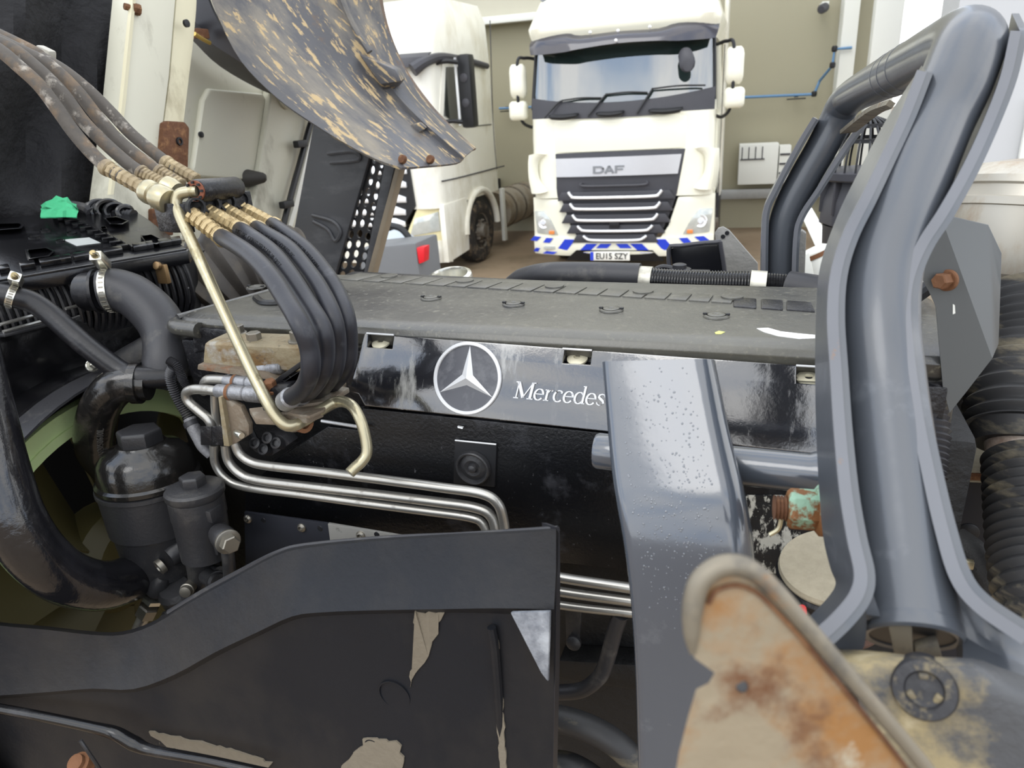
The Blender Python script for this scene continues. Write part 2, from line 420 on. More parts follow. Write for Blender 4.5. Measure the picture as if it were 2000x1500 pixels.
# ================================================================== cream tractor unit facing us
D = Tr('tractor_unit', 'cream white tractor truck facing us with blue chevrons on its bumper', V((-2.06, 9.9, 0)), R(2))
def dfy(x, z):                                        # the cab's front surface
    a = .02 if z < 2.2 else .02+(z-2.2)/.83*.2
    return a + .16*(abs(x)/1.25)**4
hw = 1.24
b = NB(); loft(b, [rring(hw, .03, 2.25, z, .2) for z in (1.12, 1.5, 1.9)] + [rring(hw-.01, .03, 2.25, 2.18, .2)]); D.o('cab_body', b, m_white, ang=40)
# upper cab: a shell open at the front for the windscreen
b = NB()
for s in (-1, 1):
    for (y0, y1) in ((.24, .34), (1.25, 2.25)):
        hexa(b, [V((s*(hw-.07), y0-.02, 2.18)), V((s*hw, y0-.02, 2.18)), V((s*hw, y1, 2.18)), V((s*(hw-.07), y1, 2.18)), V((s*(hw-.11), y0+.17 if y0 < .3 else y0, 3.05)), V((s*(hw-.05), y0+.17 if y0 < .3 else y0, 3.05)), V((s*(hw-.05), y1+(.14 if y0 < .3 else 0), 3.05)), V((s*(hw-.11), y1+(.14 if y0 < .3 else 0), 3.05))])
box(b, (0, 2.2, 2.6), (2.3, .1, .9)); D.o('cab_pillars', b, m_white)
for s in (-1, 1):
    b = NB(); hexa(b, [V((s*(hw-.04), .36, 2.2)), V((s*(hw-.03), .36, 2.2)), V((s*(hw-.03), 1.25, 2.2)), V((s*(hw-.04), 1.25, 2.2)), V((s*(hw-.08), .5, 3.0)), V((s*(hw-.07), .5, 3.0)), V((s*(hw-.07), 1.25, 3.0)), V((s*(hw-.08), 1.25, 3.0))]); D.o('side_window', b, m_tint)
b = NB(); box(b, (0, .75, 2.2), (2.3, .5, .16)); box(b, (-.55, .52, 2.3), (.7, .16, .12)); D.o('dashboard', b, m_cabin, bev=.03)
b = NB(); P = [V((-.62+.23*math.cos(a), .62+.06*math.sin(a), 2.4+.14*math.sin(a))) for a in (2*math.pi*k/20 for k in range(21))]; tube(b, P, .02, 8, 1); D.o('steering_wheel', b, m_black)
for s in (-.6, .6):
    b = NB(); box(b, (s, 1.35, 2.35), (.52, .16, .75)); box(b, (s, 1.33, 2.82), (.3, .12, .2)); D.o('seat', b, m_cabin, bev=.04)
rows = [[V((x, dfy(x, z)-.012, z)) for x in (-1.19, -1.1, -.9, -.5, 0, .5, .9, 1.1, 1.19)] for z in (2.33, 2.6, 2.85, 3.04)]
b = NB(); sheet(b, rows, .006, 3); D.o('windscreen', b, m_glass)
rows = [[V((x, dfy(x, z)-.02, z+.03*(abs(x)/1.2)**2*(1 if z < 2.25 else 3.6))) for x in (-1.22, -1.1, -.9, -.5, 0, .5, .9, 1.1, 1.22)] for z in (2.15, 2.25, 2.34)]
b = NB(); sheet(b, rows, .02, 3); D.o('windscreen_surround', b, m_dkgrey)
for s in (-1, 1):
    b = NB(); P = [V((s*x, dfy(x, z)-.018, z)) for x, z in ((1.215, 2.3), (1.2, 2.6), (1.175, 3.02))]; tube(b, P, .022, 8); D.o('windscreen_seal', b, m_black)
for x, wd in ((-.73, .4), (-.1, .36), (.62, .42)):
    b = NB(); tube(b, [V((x-wd/2, -.02, 2.21)), V((x-wd/2+.05, -.07, 2.2)), V((x, -.08, 2.19)), V((x+wd/2-.05, -.07, 2.2)), V((x+wd/2, -.02, 2.22))], [.015, .035, .04, .035, .015], 10); D.o('wiper_pod', b, m_black)
for (x0, z0), (x1, z1), (x2, z2), (x3, z3) in (((-1.0, 2.19), (-.83, 2.36), (-.75, 2.4), (-.22, 2.4)), ((-.4, 2.18), (-.18, 2.42), (-.15, 2.44), (.38, 2.43)), ((.25, 2.18), (.43, 2.45), (.44, 2.47), (1.1, 2.47))):
    b = NB(); tube(b, [V((x0, -.04, z0)), V((x1, .02, z1)), V((x2, .03, z2))], .014, 6); w_ = D.o('wiper', b, m_black)
    b = NB(); tube(b, [V((x2, .02, z2)), V(((x2+x3)/2, .015, (z2+z3)/2+.015)), V((x3, .02+.1*(abs(x3)/1.25)**4, z3))], .012, 6); obj('wiper_blade', b, m_black, w_)
# sun visor, roof and its lamps
top = [(-1.23, 3.2), (-1.05, 3.25), (-.7, 3.22), (-.5, 3.17), (0, 3.18), (.5, 3.17), (.75, 3.23), (1.05, 3.26), (1.23, 3.2)]
bot = [(-1.2, 2.99), (-1.05, 2.98), (-.7, 2.98), (-.5, 3.0), (0, 3.03), (.5, 3.02), (.75, 3.0), (1.05, 3.0), (1.2, 3.01)]
vy = lambda x, k: k+.25*(abs(x)/1.23)**4
rows = [[V((x, vy(x, .1), z)) for x, z in top], [V((x, vy(x, -.04), (z+q)/2+.02)) for (x, z), (_, q) in zip(top, bot)], [V((x, vy(x, -.1), z)) for x, z in bot]]
b = NB(); sheet(b, rows, .008, 3, m=3); v_ = D.o('sun_visor', b, m_visor)
for x, z, y in ((-.36, 3.19, .06), (0, 3.18, .06), (.4, 3.19, .06), (0, 3.06, -.1)):
    b = NB(); lathe(b, V((x, y-.02, z)), (0, -1, 0), [(.02, 0), (.02, .012), (.005, .02)], 10); obj('screw', b, m_chrome, v_)
b = NB(); loft(b, [rring(1.2, .25, 2.25, 3.03, .2), rring(1.25, .1, 2.3, 3.22, .25), rring(1.26, .08, 2.3, 3.3, .25), rring(1.14, .26, 2.3, 3.62, .25), rring(1.05, .55, 2.3, 3.85, .3), rring(.95, .9, 2.3, 3.93, .3)]); D.o('roof_fairing', b, m_white, ang=45)
for s, pts in ((-1, [(1053, 0), (1051, 36), (1082, 43), (1079, -12), (1058, -14)]), (1, [(1338, 18), (1345, -4), (1383, -8), (1385, -1)])):
    q = [D.px(x, y, .30 if s < 0 else .29) for x, y in pts]; q = [V((p.x, .1+(p.z-3.22)*.46+.25*(abs(p.x)/1.26)**4-.02, p.z)) for p in q]
    b = NB(); prism(b, q, (0, .08, 0)); l_ = D.o('roof_lamp', b, m_lens, bev=.008)
    cx = sum((p for p in q), V())/len(q)
    if s < 0:
        for dx, dz in ((-.02, .1), (.03, -.02)):
            b = NB(); lathe(b, cx+V((dx, -.01, dz)), (0, -1, .2), [(.06, 0), (.05, .01), (.03, .0), (.02, .02)], 16); obj('reflector', b, m_badge, l_)
# front panels
fp = lambda pts, off=-.03, th=.05: front_sheet(pts, lambda x, z: dfy(x, z)+off, th)
D.o('front_lid', fp([(-.97, 2.13), (.9, 2.13), (.88, 1.73), (-.95, 1.73)]), m_white, bev=.012)
for s in (-1, 1):
    D.o('corner_panel', fp([(s*.985, 2.13), (s*1.2, 2.14), (s*1.225, 1.15), (s*.87, 1.13)], -.02, .08), m_white, bev=.015)
    rows = [[V((s*1.0, -.0, 1.72)), V((s*1.12, -.06, 1.74)), V((s*1.23, -.06, 1.72)), V((s*1.3, .16, 1.7))], [V((s*1.12, .02, 1.62)), V((s*1.17, -.06, 1.6)), V((s*1.25, -.06, 1.6)), V((s*1.31, .16, 1.58))],
            [V((s*1.12, .02, 1.4)), V((s*1.16, -.06, 1.38)), V((s*1.25, -.06, 1.4)), V((s*1.31, .16, 1.42))], [V((s*1.0, .0, 1.22)), V((s*1.1, -.05, 1.2)), V((s*1.22, -.05, 1.2)), V((s*1.28, .16, 1.22))]]
    b = NB(); sheet(b, rows, .03, 3, m=4); D.o('air_deflector', b, m_white)
# grille
D.o('grille', fp([(-.95, 1.72), (.88, 1.72), (.78, 1.14), (.72, .95), (.62, .7), (.48, .55), (.3, .5), (-.42, .5), (-.58, .55), (-.7, .7), (-.8, .95), (-.87, 1.14)], -.03, .06), m_dkgrey, bev=.01)
b = NB(); rows = [[V((x, dfy(x, z)-.06-.02*(1-(abs(x)/.85)**2), z)) for x in (-.87+k*(1-abs(z-1.66)*.1)*.155 for k in range(12))] for z in (1.655, 1.6, 1.59, 1.41)]
sheet(b, rows, .04); bp_ = D.o('badge_panel', b, m_silver)
def strokes(bm, segs, place, th):
    """segs: lists of (x, y, width) along a pen path; each becomes a raised ribbon"""
    for s_ in segs:
        P = [V((x, y, 0)) for x, y, _ in s_]; n = len(P); A, B = [], []
        for i in range(n):
            t_ = (P[min(i+1, n-1)]-P[max(i-1, 0)]).normalized(); nn = V((-t_.y, t_.x, 0)); wd = s_[i][2]/2
            A.append(P[i]+nn*wd); B.append(P[i]-nn*wd)
        for i in range(n-1):
            q = [A[i], A[i+1], B[i+1], B[i]]
            hexa(bm, [place(p.x, p.y, th) for p in q]+[place(p.x, p.y, 0) for p in q])
def arc(cx, cy, rx, ry, a0, a1, w0, w1=None, n=12):
    w1 = w0 if w1 is None else w1; o = []
    for k in range(n+1):
        a = R(a0+(a1-a0)*k/n); f = abs(math.cos(a)); o.append((cx+rx*math.cos(a), cy+ry*math.sin(a), w1+(w0-w1)*f))
    return o
b = NB(); g = lambda x, y, z: V((-.335+x*.095, dfy(0, 1.5)-.081-z, 1.445+y*.1)); tw = .3
strokes(b, [[(0, 0, .01), (.0001, 0, .01)]], g, 0) if False else None
strokes(b, [[(.15, 0, tw), (.15, 1, tw)], [(.3, .88, .24), (.9, .88, .24)], [(.3, .12, .24), (.9, .12, .24)], arc(.9, .5, .55, .38, 90, -90, .34, .24),
            [(1.75, 0, .34), (2.35, .95, .34)], [(2.3, .95, .34), (2.95, 0, .34)], [(2.1, .3, .2), (2.65, .3, .2)], [(2.2, .9, .2), (2.5, .9, .2)],
            [(3.3, 0, tw), (3.3, 1, tw)], [(3.5, .88, .24), (4.5, .88, .24)], [(3.5, .5, .22), (4.3, .5, .22)]], g, .008)
obj('lettering', b, m_badge, bp_, lab='raised grey badge letters')
b = NB(); tube(b, [V((-.5, -.06, 1.33)), V((-.47, -.07, 1.285)), V((0, -.07, 1.28)), V((.36, -.07, 1.285)), V((.4, -.06, 1.33))], .02, 8); D.o('lower_lip', b, m_dkgrey)
for z, h_, e_ in ((1.14, .64, .07), (.985, .62, .07), (.83, .59, .07), (.685, .52, .06), (.555, .44, .05)):
    b = NB(); prism(b, [V((-.045-h_-.17, .01, z-.05)), V((-.045+h_+.17, .01, z-.05)), V((-.045+h_+.1, .01, z+.07)), V((-.045-h_-.1, .01, z+.07))], (0, -.07, 0)); sl_ = D.o('grille_slat', b, m_dkgrey, bev=.012)
    b = NB(); tube(b, [V((-.045-h_, -.075, z+e_)), V((-.045-h_+.04, -.085, z+.02)), V((-.045-h_+.12, -.095, z-.005)), V((-.045, -.1, z-.01)), V((-.045+h_-.12, -.095, z-.005)), V((-.045+h_-.04, -.085, z+.02)), V((-.045+h_, -.075, z+e_))], .022, 8); obj('bright_strip', b, m_chrome, sl_, lab='white bright strip with upturned ends')
b = NB(); box(b, (-.045, -.08, .76), (.14, .04, .09)); D.o('radar_sensor', b, m_black, bev=.008)
# bumper and lamps
by = lambda x, z: -.05+.2*(abs(x)/1.27)**4
def bump_pts(pts, off=0, th=.1): return front_sheet(pts, lambda x, z: by(x, z)+off, th)
rows = [[V((x, by(x, z)+(0.0 if .36 < z < .6 else .03), z)) for x in (-1.28, -1.22, -1.1, -.9, -.6, -.3, 0, .3, .6, .9, 1.1, 1.22, 1.28)] for z in (.31, .37, .5, .57)]
b = NB(); sheet(b, rows, .12, 2); D.o('bumper', b, m_white)
for s in (-1, 1):
    D.o('lamp_surround', front_sheet([(s*.8, 1.1), (s*1.27, 1.12), (s*1.28, .55), (s*.55, .53), (s*.68, .72)], lambda x, z: by(x, z)+.03, .15), m_white, bev=.015)
    q = [(s*1.255, .93), (s*1.08, .94), (s*.98, .82), (s*.87, .6), (s*1.22, .61)]
    l_ = D.o('headlight', front_sheet(q, lambda x, z: by(x, z)+.01, .1), m_lens, bev=.02)
    b = NB(); lathe(b, V((s*1.1, by(1.1, 0)+.02, .77)), (0, -1, .1), [(.09, 0), (.08, .02), (.05, .012), (.03, .03)], 20); obj('projector', b, m_chrome, l_)
    b = NB(); box(b, (s*.97, by(.97, 0)+.0, .64), (.08, .03, .05)); obj('indicator', b, m_amber, l_, bev=.006)
    b = NB(); box(b, (s*.98, by(.98, 0)-.0, .42), (.24, .03, .05)); D.o('fog_lamp', b, m_lens, bev=.006)
b = NB(); prism(b, [V((-.78, .0, .24)), V((.62, .0, .24)), V((.48, -.055, .4)), V((-.6, -.055, .4))], (0, .08, 0)); D.o('lower_grille', b, m_black)
stk = [(-1.27, -1.15, .52, .58, .1), (-1.05, -.93, .5, .56, .06), (-.75, -.55, .4, .55, .18), (-.43, -.22, .36, .49, .16), (-.12, .0, .0, .0, 0)]
for s in (-1, 1):
    for (x0, x1, z0, z1, sk) in ((1.13, 1.25, .5, .57, -.08), (.92, 1.03, .49, .56, -.06), (.62, .78, .38, .55, -.14), (.3, .46, .36, .49, -.14), (.06, .22, .43, .49, -.06), (.86, 1.04, .325, .37, -.08), (1.14, 1.22, .34, .4, -.05)):
        c_ = -.06; q = [(c_+s*(x0-sk*.5), z0), (c_+s*(x1-sk*.5), z0), (c_+s*(x1+sk*.5), z1), (c_+s*(x0+sk*.5), z1)]
        D.o('chevron_sticker', front_sheet(q, lambda x, z: by(x, z)-.012+(.015 if z < .4 else 0), .01), m_bluesticker)
b = NB(); box(b, (-.11, -.085, .325), (.56, .02, .125)); np_ = D.o('number_plate', b, m_plate, bev=.004)
b = NB(); box(b, (-.365, -.097, .325), (.045, .004, .118)); obj('plate_band', b, m_bluesticker, np_)
obj('plate_lettering', text_mesh('EU15 SZY', .118, .003, lambda x, y, z: V((-.085+x, -.098-z, .285+y)), .002, .92), m_letter, np_)
# mirrors
for s, xo in ((-1, 0), (1, 0)):
    ar = NB(); tube(ar, [V((s*1.2, .45, 2.95)), V((s*1.33, .3, 2.97)), V((s*1.42, .22, 2.9)), V((s*1.42, .22, 2.25)), V((s*1.32, .35, 2.08)), V((s*1.2, .45, 2.1))], .022, 8); a_ = D.o('mirror_arm', ar, m_black)
    for z0, z1, x0, x1 in ((2.46, 2.9, 1.32, 1.55), (2.17, 2.43, 1.32, 1.58)):
        b = NB(); loft(b, [rring_v for rring_v in [[V((s*((x0+x1)/2+(x1-x0)/2*k*c), .24-d_, (z0+z1)/2+(z1-z0)/2*k*sn)) for c, sn in [(max(-1, min(1, 1.25*math.cos(2*math.pi*i/24))), max(-1, min(1, 1.2*math.sin(2*math.pi*i/24)))) for i in range(24)]] for k, d_ in ((.9, -.12), (1, -.06), (1, .0), (.85, .05), (.5, .075))]])
        mm = D.o('mirror', b, m_white, ang=60)
b = NB(); loft(b, [[V((.84+.09*k*math.cos(a)+.05*j, .0-.1*j, 2.86-.15*j+.1*k*math.sin(a))) for a in (2*math.pi*i/14 for i in range(14))] for j, k in ((0, .6), (.25, 1), (.8, 1.1), (1, .7))]); D.o('front_mirror', b, m_dkgrey)
# the flank, chassis and wheels
for s in (-1, 1):
    b = NB(); box(b, (s*1.245, .95, 1.6), (.02, 1.1, 1.0)); D.o('door', b, m_white, bev=.006)
    b = NB(); box(b, (s*1.26, .5, 1.5), (.03, .03, .18)); box(b, (s*1.255, 1.55, 1.7), (.012, .012, 2.6)); D.o('door_edge', b, m_dkgrey)
    b = NB(); box(b, (s*1.24, 2.3, 2.35), (.06, .55, 3.0)); D.o('side_deflector', b, m_white2, bev=.02)
    b = NB(); box(b, (s*1.2, 2.45, .55), (.1, .9, .7)); box(b, (s*1.2, .9, .75), (.12, .5, .1)); D.o('side_step', b, m_black, bev=.02)
    wm = Matrix.Translation((s*1.22, 1.4, .5)) @ (Matrix() if s > 0 else Matrix.Rotation(math.pi, 4, 'Z')); wheel(wm, D.t)
    wm = Matrix.Translation((s*1.22, 4.9, .5)) @ (Matrix() if s > 0 else Matrix.Rotation(math.pi, 4, 'Z')); wheel(wm, D.t)
b = NB()
for s in (-.42, .42): box(b, (s, 3.2, .85), (.09, 5.4, .28))
box(b, (0, 1.4, .5), (1.9, .2, .2)); box(b, (0, 4.9, .5), (1.9, .25, .25)); box(b, (0, .8, .85), (1.9, 1.3, .45)); D.o('chassis', b, m_black)

# ================================================================== white tractor unit on the left
q0 = T(868, 505, 9.45); LA = R(-2); lx = V((math.cos(LA), math.sin(LA), 0))
L = Tr('tractor_unit', 'white tractor truck, half hidden behind the raised mudguard, tall black door mirror', V((q0.x, q0.y, 0))-lx*1.25, LA)
def S1(x, y, off=1.25): p = L.px(x, y, off, 'x'); return p
def splate(pxs, x0, th=.02):
    b = NB(); prism(b, [V((x0, S1(*p, off=1.25).y, S1(*p, off=1.25).z)) for p in pxs], (th, 0, 0)); return b
b = NB(); loft(b, [rring(1.25, .02, 2.25, z, .22) for z in (1.05, 1.6, 2.1)] + [rring(1.23, .1, 2.25, 3.0, .22), rring(1.22, .14, 2.25, 3.25, .25), rring(1.2, .3, 2.25, 3.6, .3), rring(1.12, .7, 2.2, 3.85, .35)]); L.o('cab_body', b, m_white2, ang=45)
b = NB(); sheet(b, [[V((x, .02+.08*(z-2.05)+.2*(abs(x)/1.25)**4-.02, z)) for x in (-1.2, -1, -.5, 0, .5, 1, 1.2)] for z in (2.08, 2.5, 3.02)], .01, 3); L.o('windscreen', b, m_glass)
b = NB(); sheet(b, [[V((x, .1+.22*(abs(x)/1.25)**4-y_, z)) for x in (-1.23, -1, -.5, 0, .5, 1, 1.23)] for z, y_ in ((3.12, .08), (3.06, .22), (2.94, .26))], .015, 3, m=2); L.o('sun_visor', b, m_dkgrey)
# door glass in a white frame, black roof gutter
L.o('window_frame', splate([(864, 122), (858, 222), (890, 250), (928, 236), (924, 142), (900, 124)], 1.235), m_white2, bev=.01)
L.o('side_window', splate([(870, 131), (866, 226), (889, 240), (922, 228), (919, 146), (897, 131)], 1.25), m_tint)
b = NB(); P = [(806, 137, 1.1), (830, 121, 1.22), (862, 112, 1.26), (905, 117, 1.26), (951, 129, 1.26)]
tube(b, [L.px(x, y, o_, 'x') for x, y, o_ in P], [.09, .07, .06, .05, .045], 10); L.o('gutter_trim', b, m_dkgrey)
# mirror assembly on the door
mx = T(899, 185, 0+9.6); ml = L.M.inverted() @ mx
b = NB(); box(b, (1.5, S1(903, 190).y*.55+.15, 2.6), (.2, .2, .98)); mo = L.o('door_mirror', b, m_black, bev=.05)
b = NB(); box(b, (1.39, S1(903, 190).y*.55+.04, 2.6), (.035, .02, .9)); obj('chrome_strip', b, m_chrome, mo)
for z_ in (2.2, 2.98):
    b = NB(); tube(b, [V((1.2, .35, z_)), V((1.35, .4, z_+.02)), V((1.48, .5, z_))], .03, 8); obj('mirror_arm', b, m_black, mo)
for z_ in (2.45, 2.78):
    b = NB(); lathe(b, (1.5, S1(903, 190).y*.55+.06, z_), (0, -1, 0), [(.06, 0), (.06, .02), (.03, .03)], 14); obj('mirror_boss', b, m_dkgrey, mo)
# waist, front face
b = NB(); P = [S1(863, 354), S1(900, 346), S1(984, 324)]; tube(b, [V((1.255, p.y, p.z)) for p in P], .012, 6); L.o('waist_seam', b, m_dkgrey)
b = NB(); P = [S1(928, 246), S1(959, 243)]; tube(b, [V((1.255, p.y, p.z)) for p in P], .008, 6); P = [S1(957, 40), S1(963, 240), S1(970, 330)]; tube(b, [V((1.25, p.y, p.z)) for p in P], .008, 6); L.o('door_seam', b, m_dkgrey)
L.o('grille', front_sheet([(-.82, 1.75), (.82, 1.75), (.86, 1.1), (.6, .78), (-.6, .78), (-.86, 1.1)], -.02, .05), m_black)
for k, z_ in enumerate((1.6, 1.41, 1.2, 1.02, .85)):
    b = NB(); wd = .8-.03*k; prism(b, [V((-wd, -.05, z_-.045)), V((wd, -.05, z_-.045)), V((wd, -.05, z_+.03)), V((wd-.16, -.03, z_+.08)), V((-wd+.16, -.03, z_+.08)), V((-wd, -.05, z_+.03))], (0, .03, 0)); L.o('grille_slat', b, m_chrome, bev=.008)
for s in (-1, 1):
    L.o('corner_panel', front_sheet([(s*.86, 2.0), (s*1.2, 2.0), (s*1.22, 1.15), (s*.9, 1.1)], lambda x, z: -.03+.2*(abs(x)/1.25)**4, .06), m_white2, bev=.015)
    L.o('lamp_panel', front_sheet([(s*.9, 1.12), (s*1.23, 1.2), (s*1.25, .55), (s*.6, .55), (s*.72, .8)], lambda x, z: -.02+.2*(abs(x)/1.25)**4, .1), m_yellowed if s > 0 else m_white2, bev=.015)
    L.o('headlight', front_sheet([(s*.82, .92), (s*1.16, 1.0), (s*1.17, .72), (s*.72, .66)], lambda x, z: -.04+.2*(abs(x)/1.25)**4, .05), m_lens, bev=.01)
    b = NB(); box(b, (s*1.0, -.0, .42), (.3, .03, .12)); L.o('fog_lamp', b, m_black, bev=.01)
rows = [[V((x, -.05+.25*(abs(x)/1.27)**4+(.04 if z < .3 else 0), z)) for x in (-1.27, -1.2, -1, -.6, 0, .6, 1, 1.2, 1.27)] for z in (.24, .34, .5, .58)]
b = NB(); sheet(b, rows, .12, 2); L.o('bumper', b, m_white2)
b = NB(); prism(b, [V((1.18, .1, .25)), V((1.18, .85, .3)), V((1.18, .9, 1.1)), V((1.18, .1, 1.1))], (.09, 0, 0)); L.o('step_panel', b, m_white2, bev=.02)
# wheel arch, wheels, tank, mudguards
b = NB(); P = [V((1.27, 1.4+.62*math.cos(a), .55+.6*math.sin(a))) for a in (math.pi*k/14 for k in range(15))]; tube(b, P, .05, 10, 2); L.o('wheel_arch', b, m_white2)
b = NB(); P = [V((1.22, 1.4+.56*math.cos(a), .55+.54*math.sin(a))) for a in (math.pi*k/14 for k in range(15))]; prism(b, P, (.01, 0, 0)); L.o('arch_lining', b, m_black)
for s in (-1, 1):
    for y_ in (1.4, 5.0):
        wm = Matrix.Translation((s*1.26, y_, .5)) @ (Matrix() if s > 0 else Matrix.Rotation(math.pi, 4, 'Z')); wheel(wm, L.t)
    b = NB(); P = [V((s*.95, 5.0+.66*math.cos(a), .5+.62*math.sin(a))) for a in (math.pi*k/10 for k in range(11))]; sheet(b, [P, [p+V((s*.33, 0, 0)) for p in P]], .02); L.o('rear_mudguard', b, m_black)
b = NB(); tube(b, [V((.95, 2.6, .62)), V((.95, 4.2, .62))], .34, 24, smooth=False); tk = L.o('fuel_tank', b, m_tank, ang=50)
for y_ in (2.9, 3.4, 3.9):
    b = NB(); ringband(b, (.95, y_, .62), (0, 1, 0), .335, .35, .06); obj('tank_strap', b, m_rim, tk)
b = NB(); box(b, (1.22, 2.42, .6), (.06, .12, .9)); L.o('side_flap', b, m_trim, bev=.01)
b = NB()
for s in (-.42, .42): box(b, (s, 3.4, .9), (.09, 6, .28))
box(b, (0, 1.4, .5), (1.8, .2, .2)); box(b, (0, 5, .5), (1.8, .25, .25)); L.o('chassis', b, m_black)
# grey box and its neighbours in front of the white truck
t = thing('storage_box', 'dark grey plastic box with a red corner lamp, in front of the white truck bumper', 'box')
gz = [T(745, 455, 6.2), T(814, 478, 6.2), T(822, 538, 6.2), T(735, 545, 6.2)]
m_gbox = mat('grey_box', '6b6d6f', .5, var=.06, vs=4)
b = NB(); prism(b, [T(700, 486, 6.2), T(812, 474, 6.2), V((T(822, 538, 6.2).x, 6.2, 0)), V((T(700, 540, 6.2).x, 6.2, 0))], (0, .5, 0)); obj('body', b, m_gbox, t, bev=.03)
b = NB(); prism(b, [T(813, 484, 6.2), T(829, 482, 6.2), T(828, 512, 6.2), T(818, 516, 6.2)], (0, .12, 0)); obj('red_lamp', b, m_red, t, bev=.01)
t = thing('pale_tank', 'pale blue grey domed tank with dark hose behind the dark grey box', 'tank')
c_ = T(775, 470, 7.3); b = NB(); lathe(b, V((c_.x, c_.y, 0)), (0, 0, 1), [(.3, 0), (.3, c_.z-.18), (.26, c_.z-.02), (.12, c_.z+.1), (.01, c_.z+.13)], 28); obj('tank', b, mat('pale_tank', 'aab2b8', .4), t)
b = NB(); tube(b, [T(762, 440, 6.7), T(782, 446, 6.7), T(797, 462, 6.7), T(805, 482, 6.7)], .035, 10); obj('hose', b, m_black, t)
EYE[0] = CAM
# ================================================================== the tilted cab seen from behind
m_liner = mat('black_felt', '111114', .8, var=.3, vs=6, bump=[(9, .5, 'n'), (90, .3, 'n')], layers=[('2a2a2d', 3, .5, .75, E1, .7)])
m_cream = mat('cab_paint', 'c9c7b6', .35, var=.05, vs=5, layers=[('8b8676', 5, .56, .74, (1, 1, .5), .5), ('8a6235', 22, .70, .76, E1, .8)])
m_cream2 = mat('cab_paint_warm', 'cfc9ad', .35, var=.05, vs=5, layers=[('8b7f62', 6, .55, .75, (1, 1, .5), .5), ('7d5128', 30, .69, .75, E1, .8)])
m_rust = mat('flaky_rust', '5d3d28', .85, var=.35, vs=40, bump=[(70, .7, 'n')], layers=[('7d5a3c', 35, .5, .65, E1, .9), ('2b1e18', 20, .55, .7, E1, .9)])
m_step = mat('step_plastic', '4c4d50', .5, var=.15, vs=6, layers=[('626366', 5, .5, .7, (1, 1, 2.5), .6)])
m_tanedge = mat('tan_edge', '8f8370', .6)
_d = (T(760, 300, 2.3)-T(480, 40, 2.3)).to_track_quat('X', 'Z').to_euler()
m_guard = mat('mudguard_plastic', '4d4d50', .42, var=.12, vs=8, layers=[('8d8575', 5, .46, .72, (.3, 1.4, 1.4, *_d), .65), ('ad9873', 44, .555, .60, (.16, 1, 1, *_d), .8), ('6d5640', 9, .62, .78, E1, .8)], bump=[(60, .15, 'n')])
m_guard2 = mat('mudguard_brown', '66564a', .6, var=.2, vs=14, layers=[('3f3a38', 10, .5, .68, E1, .6), ('85694d', 22, .55, .7, E1, .8)])
m_dk = mat('dark_plastic', '26262a', .4, var=.15, vs=9)
m_plug = mat('rubber_plug', '3a3733', .6)
cab = thing('tilted_cab', 'tilted truck cab seen from behind, cream floor, black lining and rusty rail', 'cab')
def px_prism(pxs, f, vec): return prism(NB(), [f(*p) for p in pxs], vec)
fX = lambda X: (lambda x, y: TX(x, y, X)); fY = lambda Y: (lambda x, y: T(x, y, Y))
# lining behind the hoses: an uneven quilted sheet
rows = []
for y in (-60, 40, 140, 240, 330, 400, 470):
    rows.append([TX(x, y, -1.86+.04*math.sin(x*.03+y*.011)+.02*math.sin(y*.05)) for x in (-90, -20, 50, 120, 190, 262, 285)])
obj('lining', sheet(NB(), rows, .02, 3, m=3), m_liner, cab)
# long rail
rail = obj('rail', px_prism([(268, -30), (346, -30), (331, 150), (318, 250), (296, 400), (288, 450), (215, 450), (222, 380), (246, 200)], fX(-1.7), (-.09, 0, 0)), m_cream, cab, bev=.006)
obj('rail_side', px_prism([(347, -30), (386, -30), (384, 20), (379, 75), (358, 250), (332, 360), (300, 450), (290, 450), (297, 400), (319, 250), (332, 150)], fX(-1.715), (-.1, 0, 0)), m_cream2, cab, bev=.004)
b = NB(); prism(b, [TX(*p, -1.69) for p in ((262, -30), (268, -30), (246, 200), (222, 380), (216, 380), (239, 200))], (-.012, 0, 0)); obj('rail_lip', b, m_cream2, cab)
b = NB(); prism(b, [TX(*p, -1.685) for p in ((320, 240), (329, 236), (362, 238), (371, 250), (368, 330), (312, 326), (314, 305))], (-.03, 0, 0)); rb = obj('rusty_plate', b, m_rust, cab, bev=.006, lab='flaky brown rusted plate on the rail')
b = NB(); lathe(b, TX(350, 276, -1.684), (1, .1, 0), [(.012, -.01), (.012, .004), (.007, .004), (.007, -.012)], 14); obj('bolt_hole', b, m_black, rb)
b = NB(); prism(b, [TX(*p, -1.685) for p in ((297, 408), (335, 405), (340, 460), (300, 460))], (-.03, 0, 0)); obj('rusty_plate', b, m_rust, cab, bev=.006, lab='flaky brown rusted plate on the rail')
b = NB(); lathe(b, TX(258, 16, -1.70), (-.4, -1, .2), [(.015, -.02), (.015, .0), (.009, .0), (.009, .02)], 8); obj('stud', b, m_rust, cab)
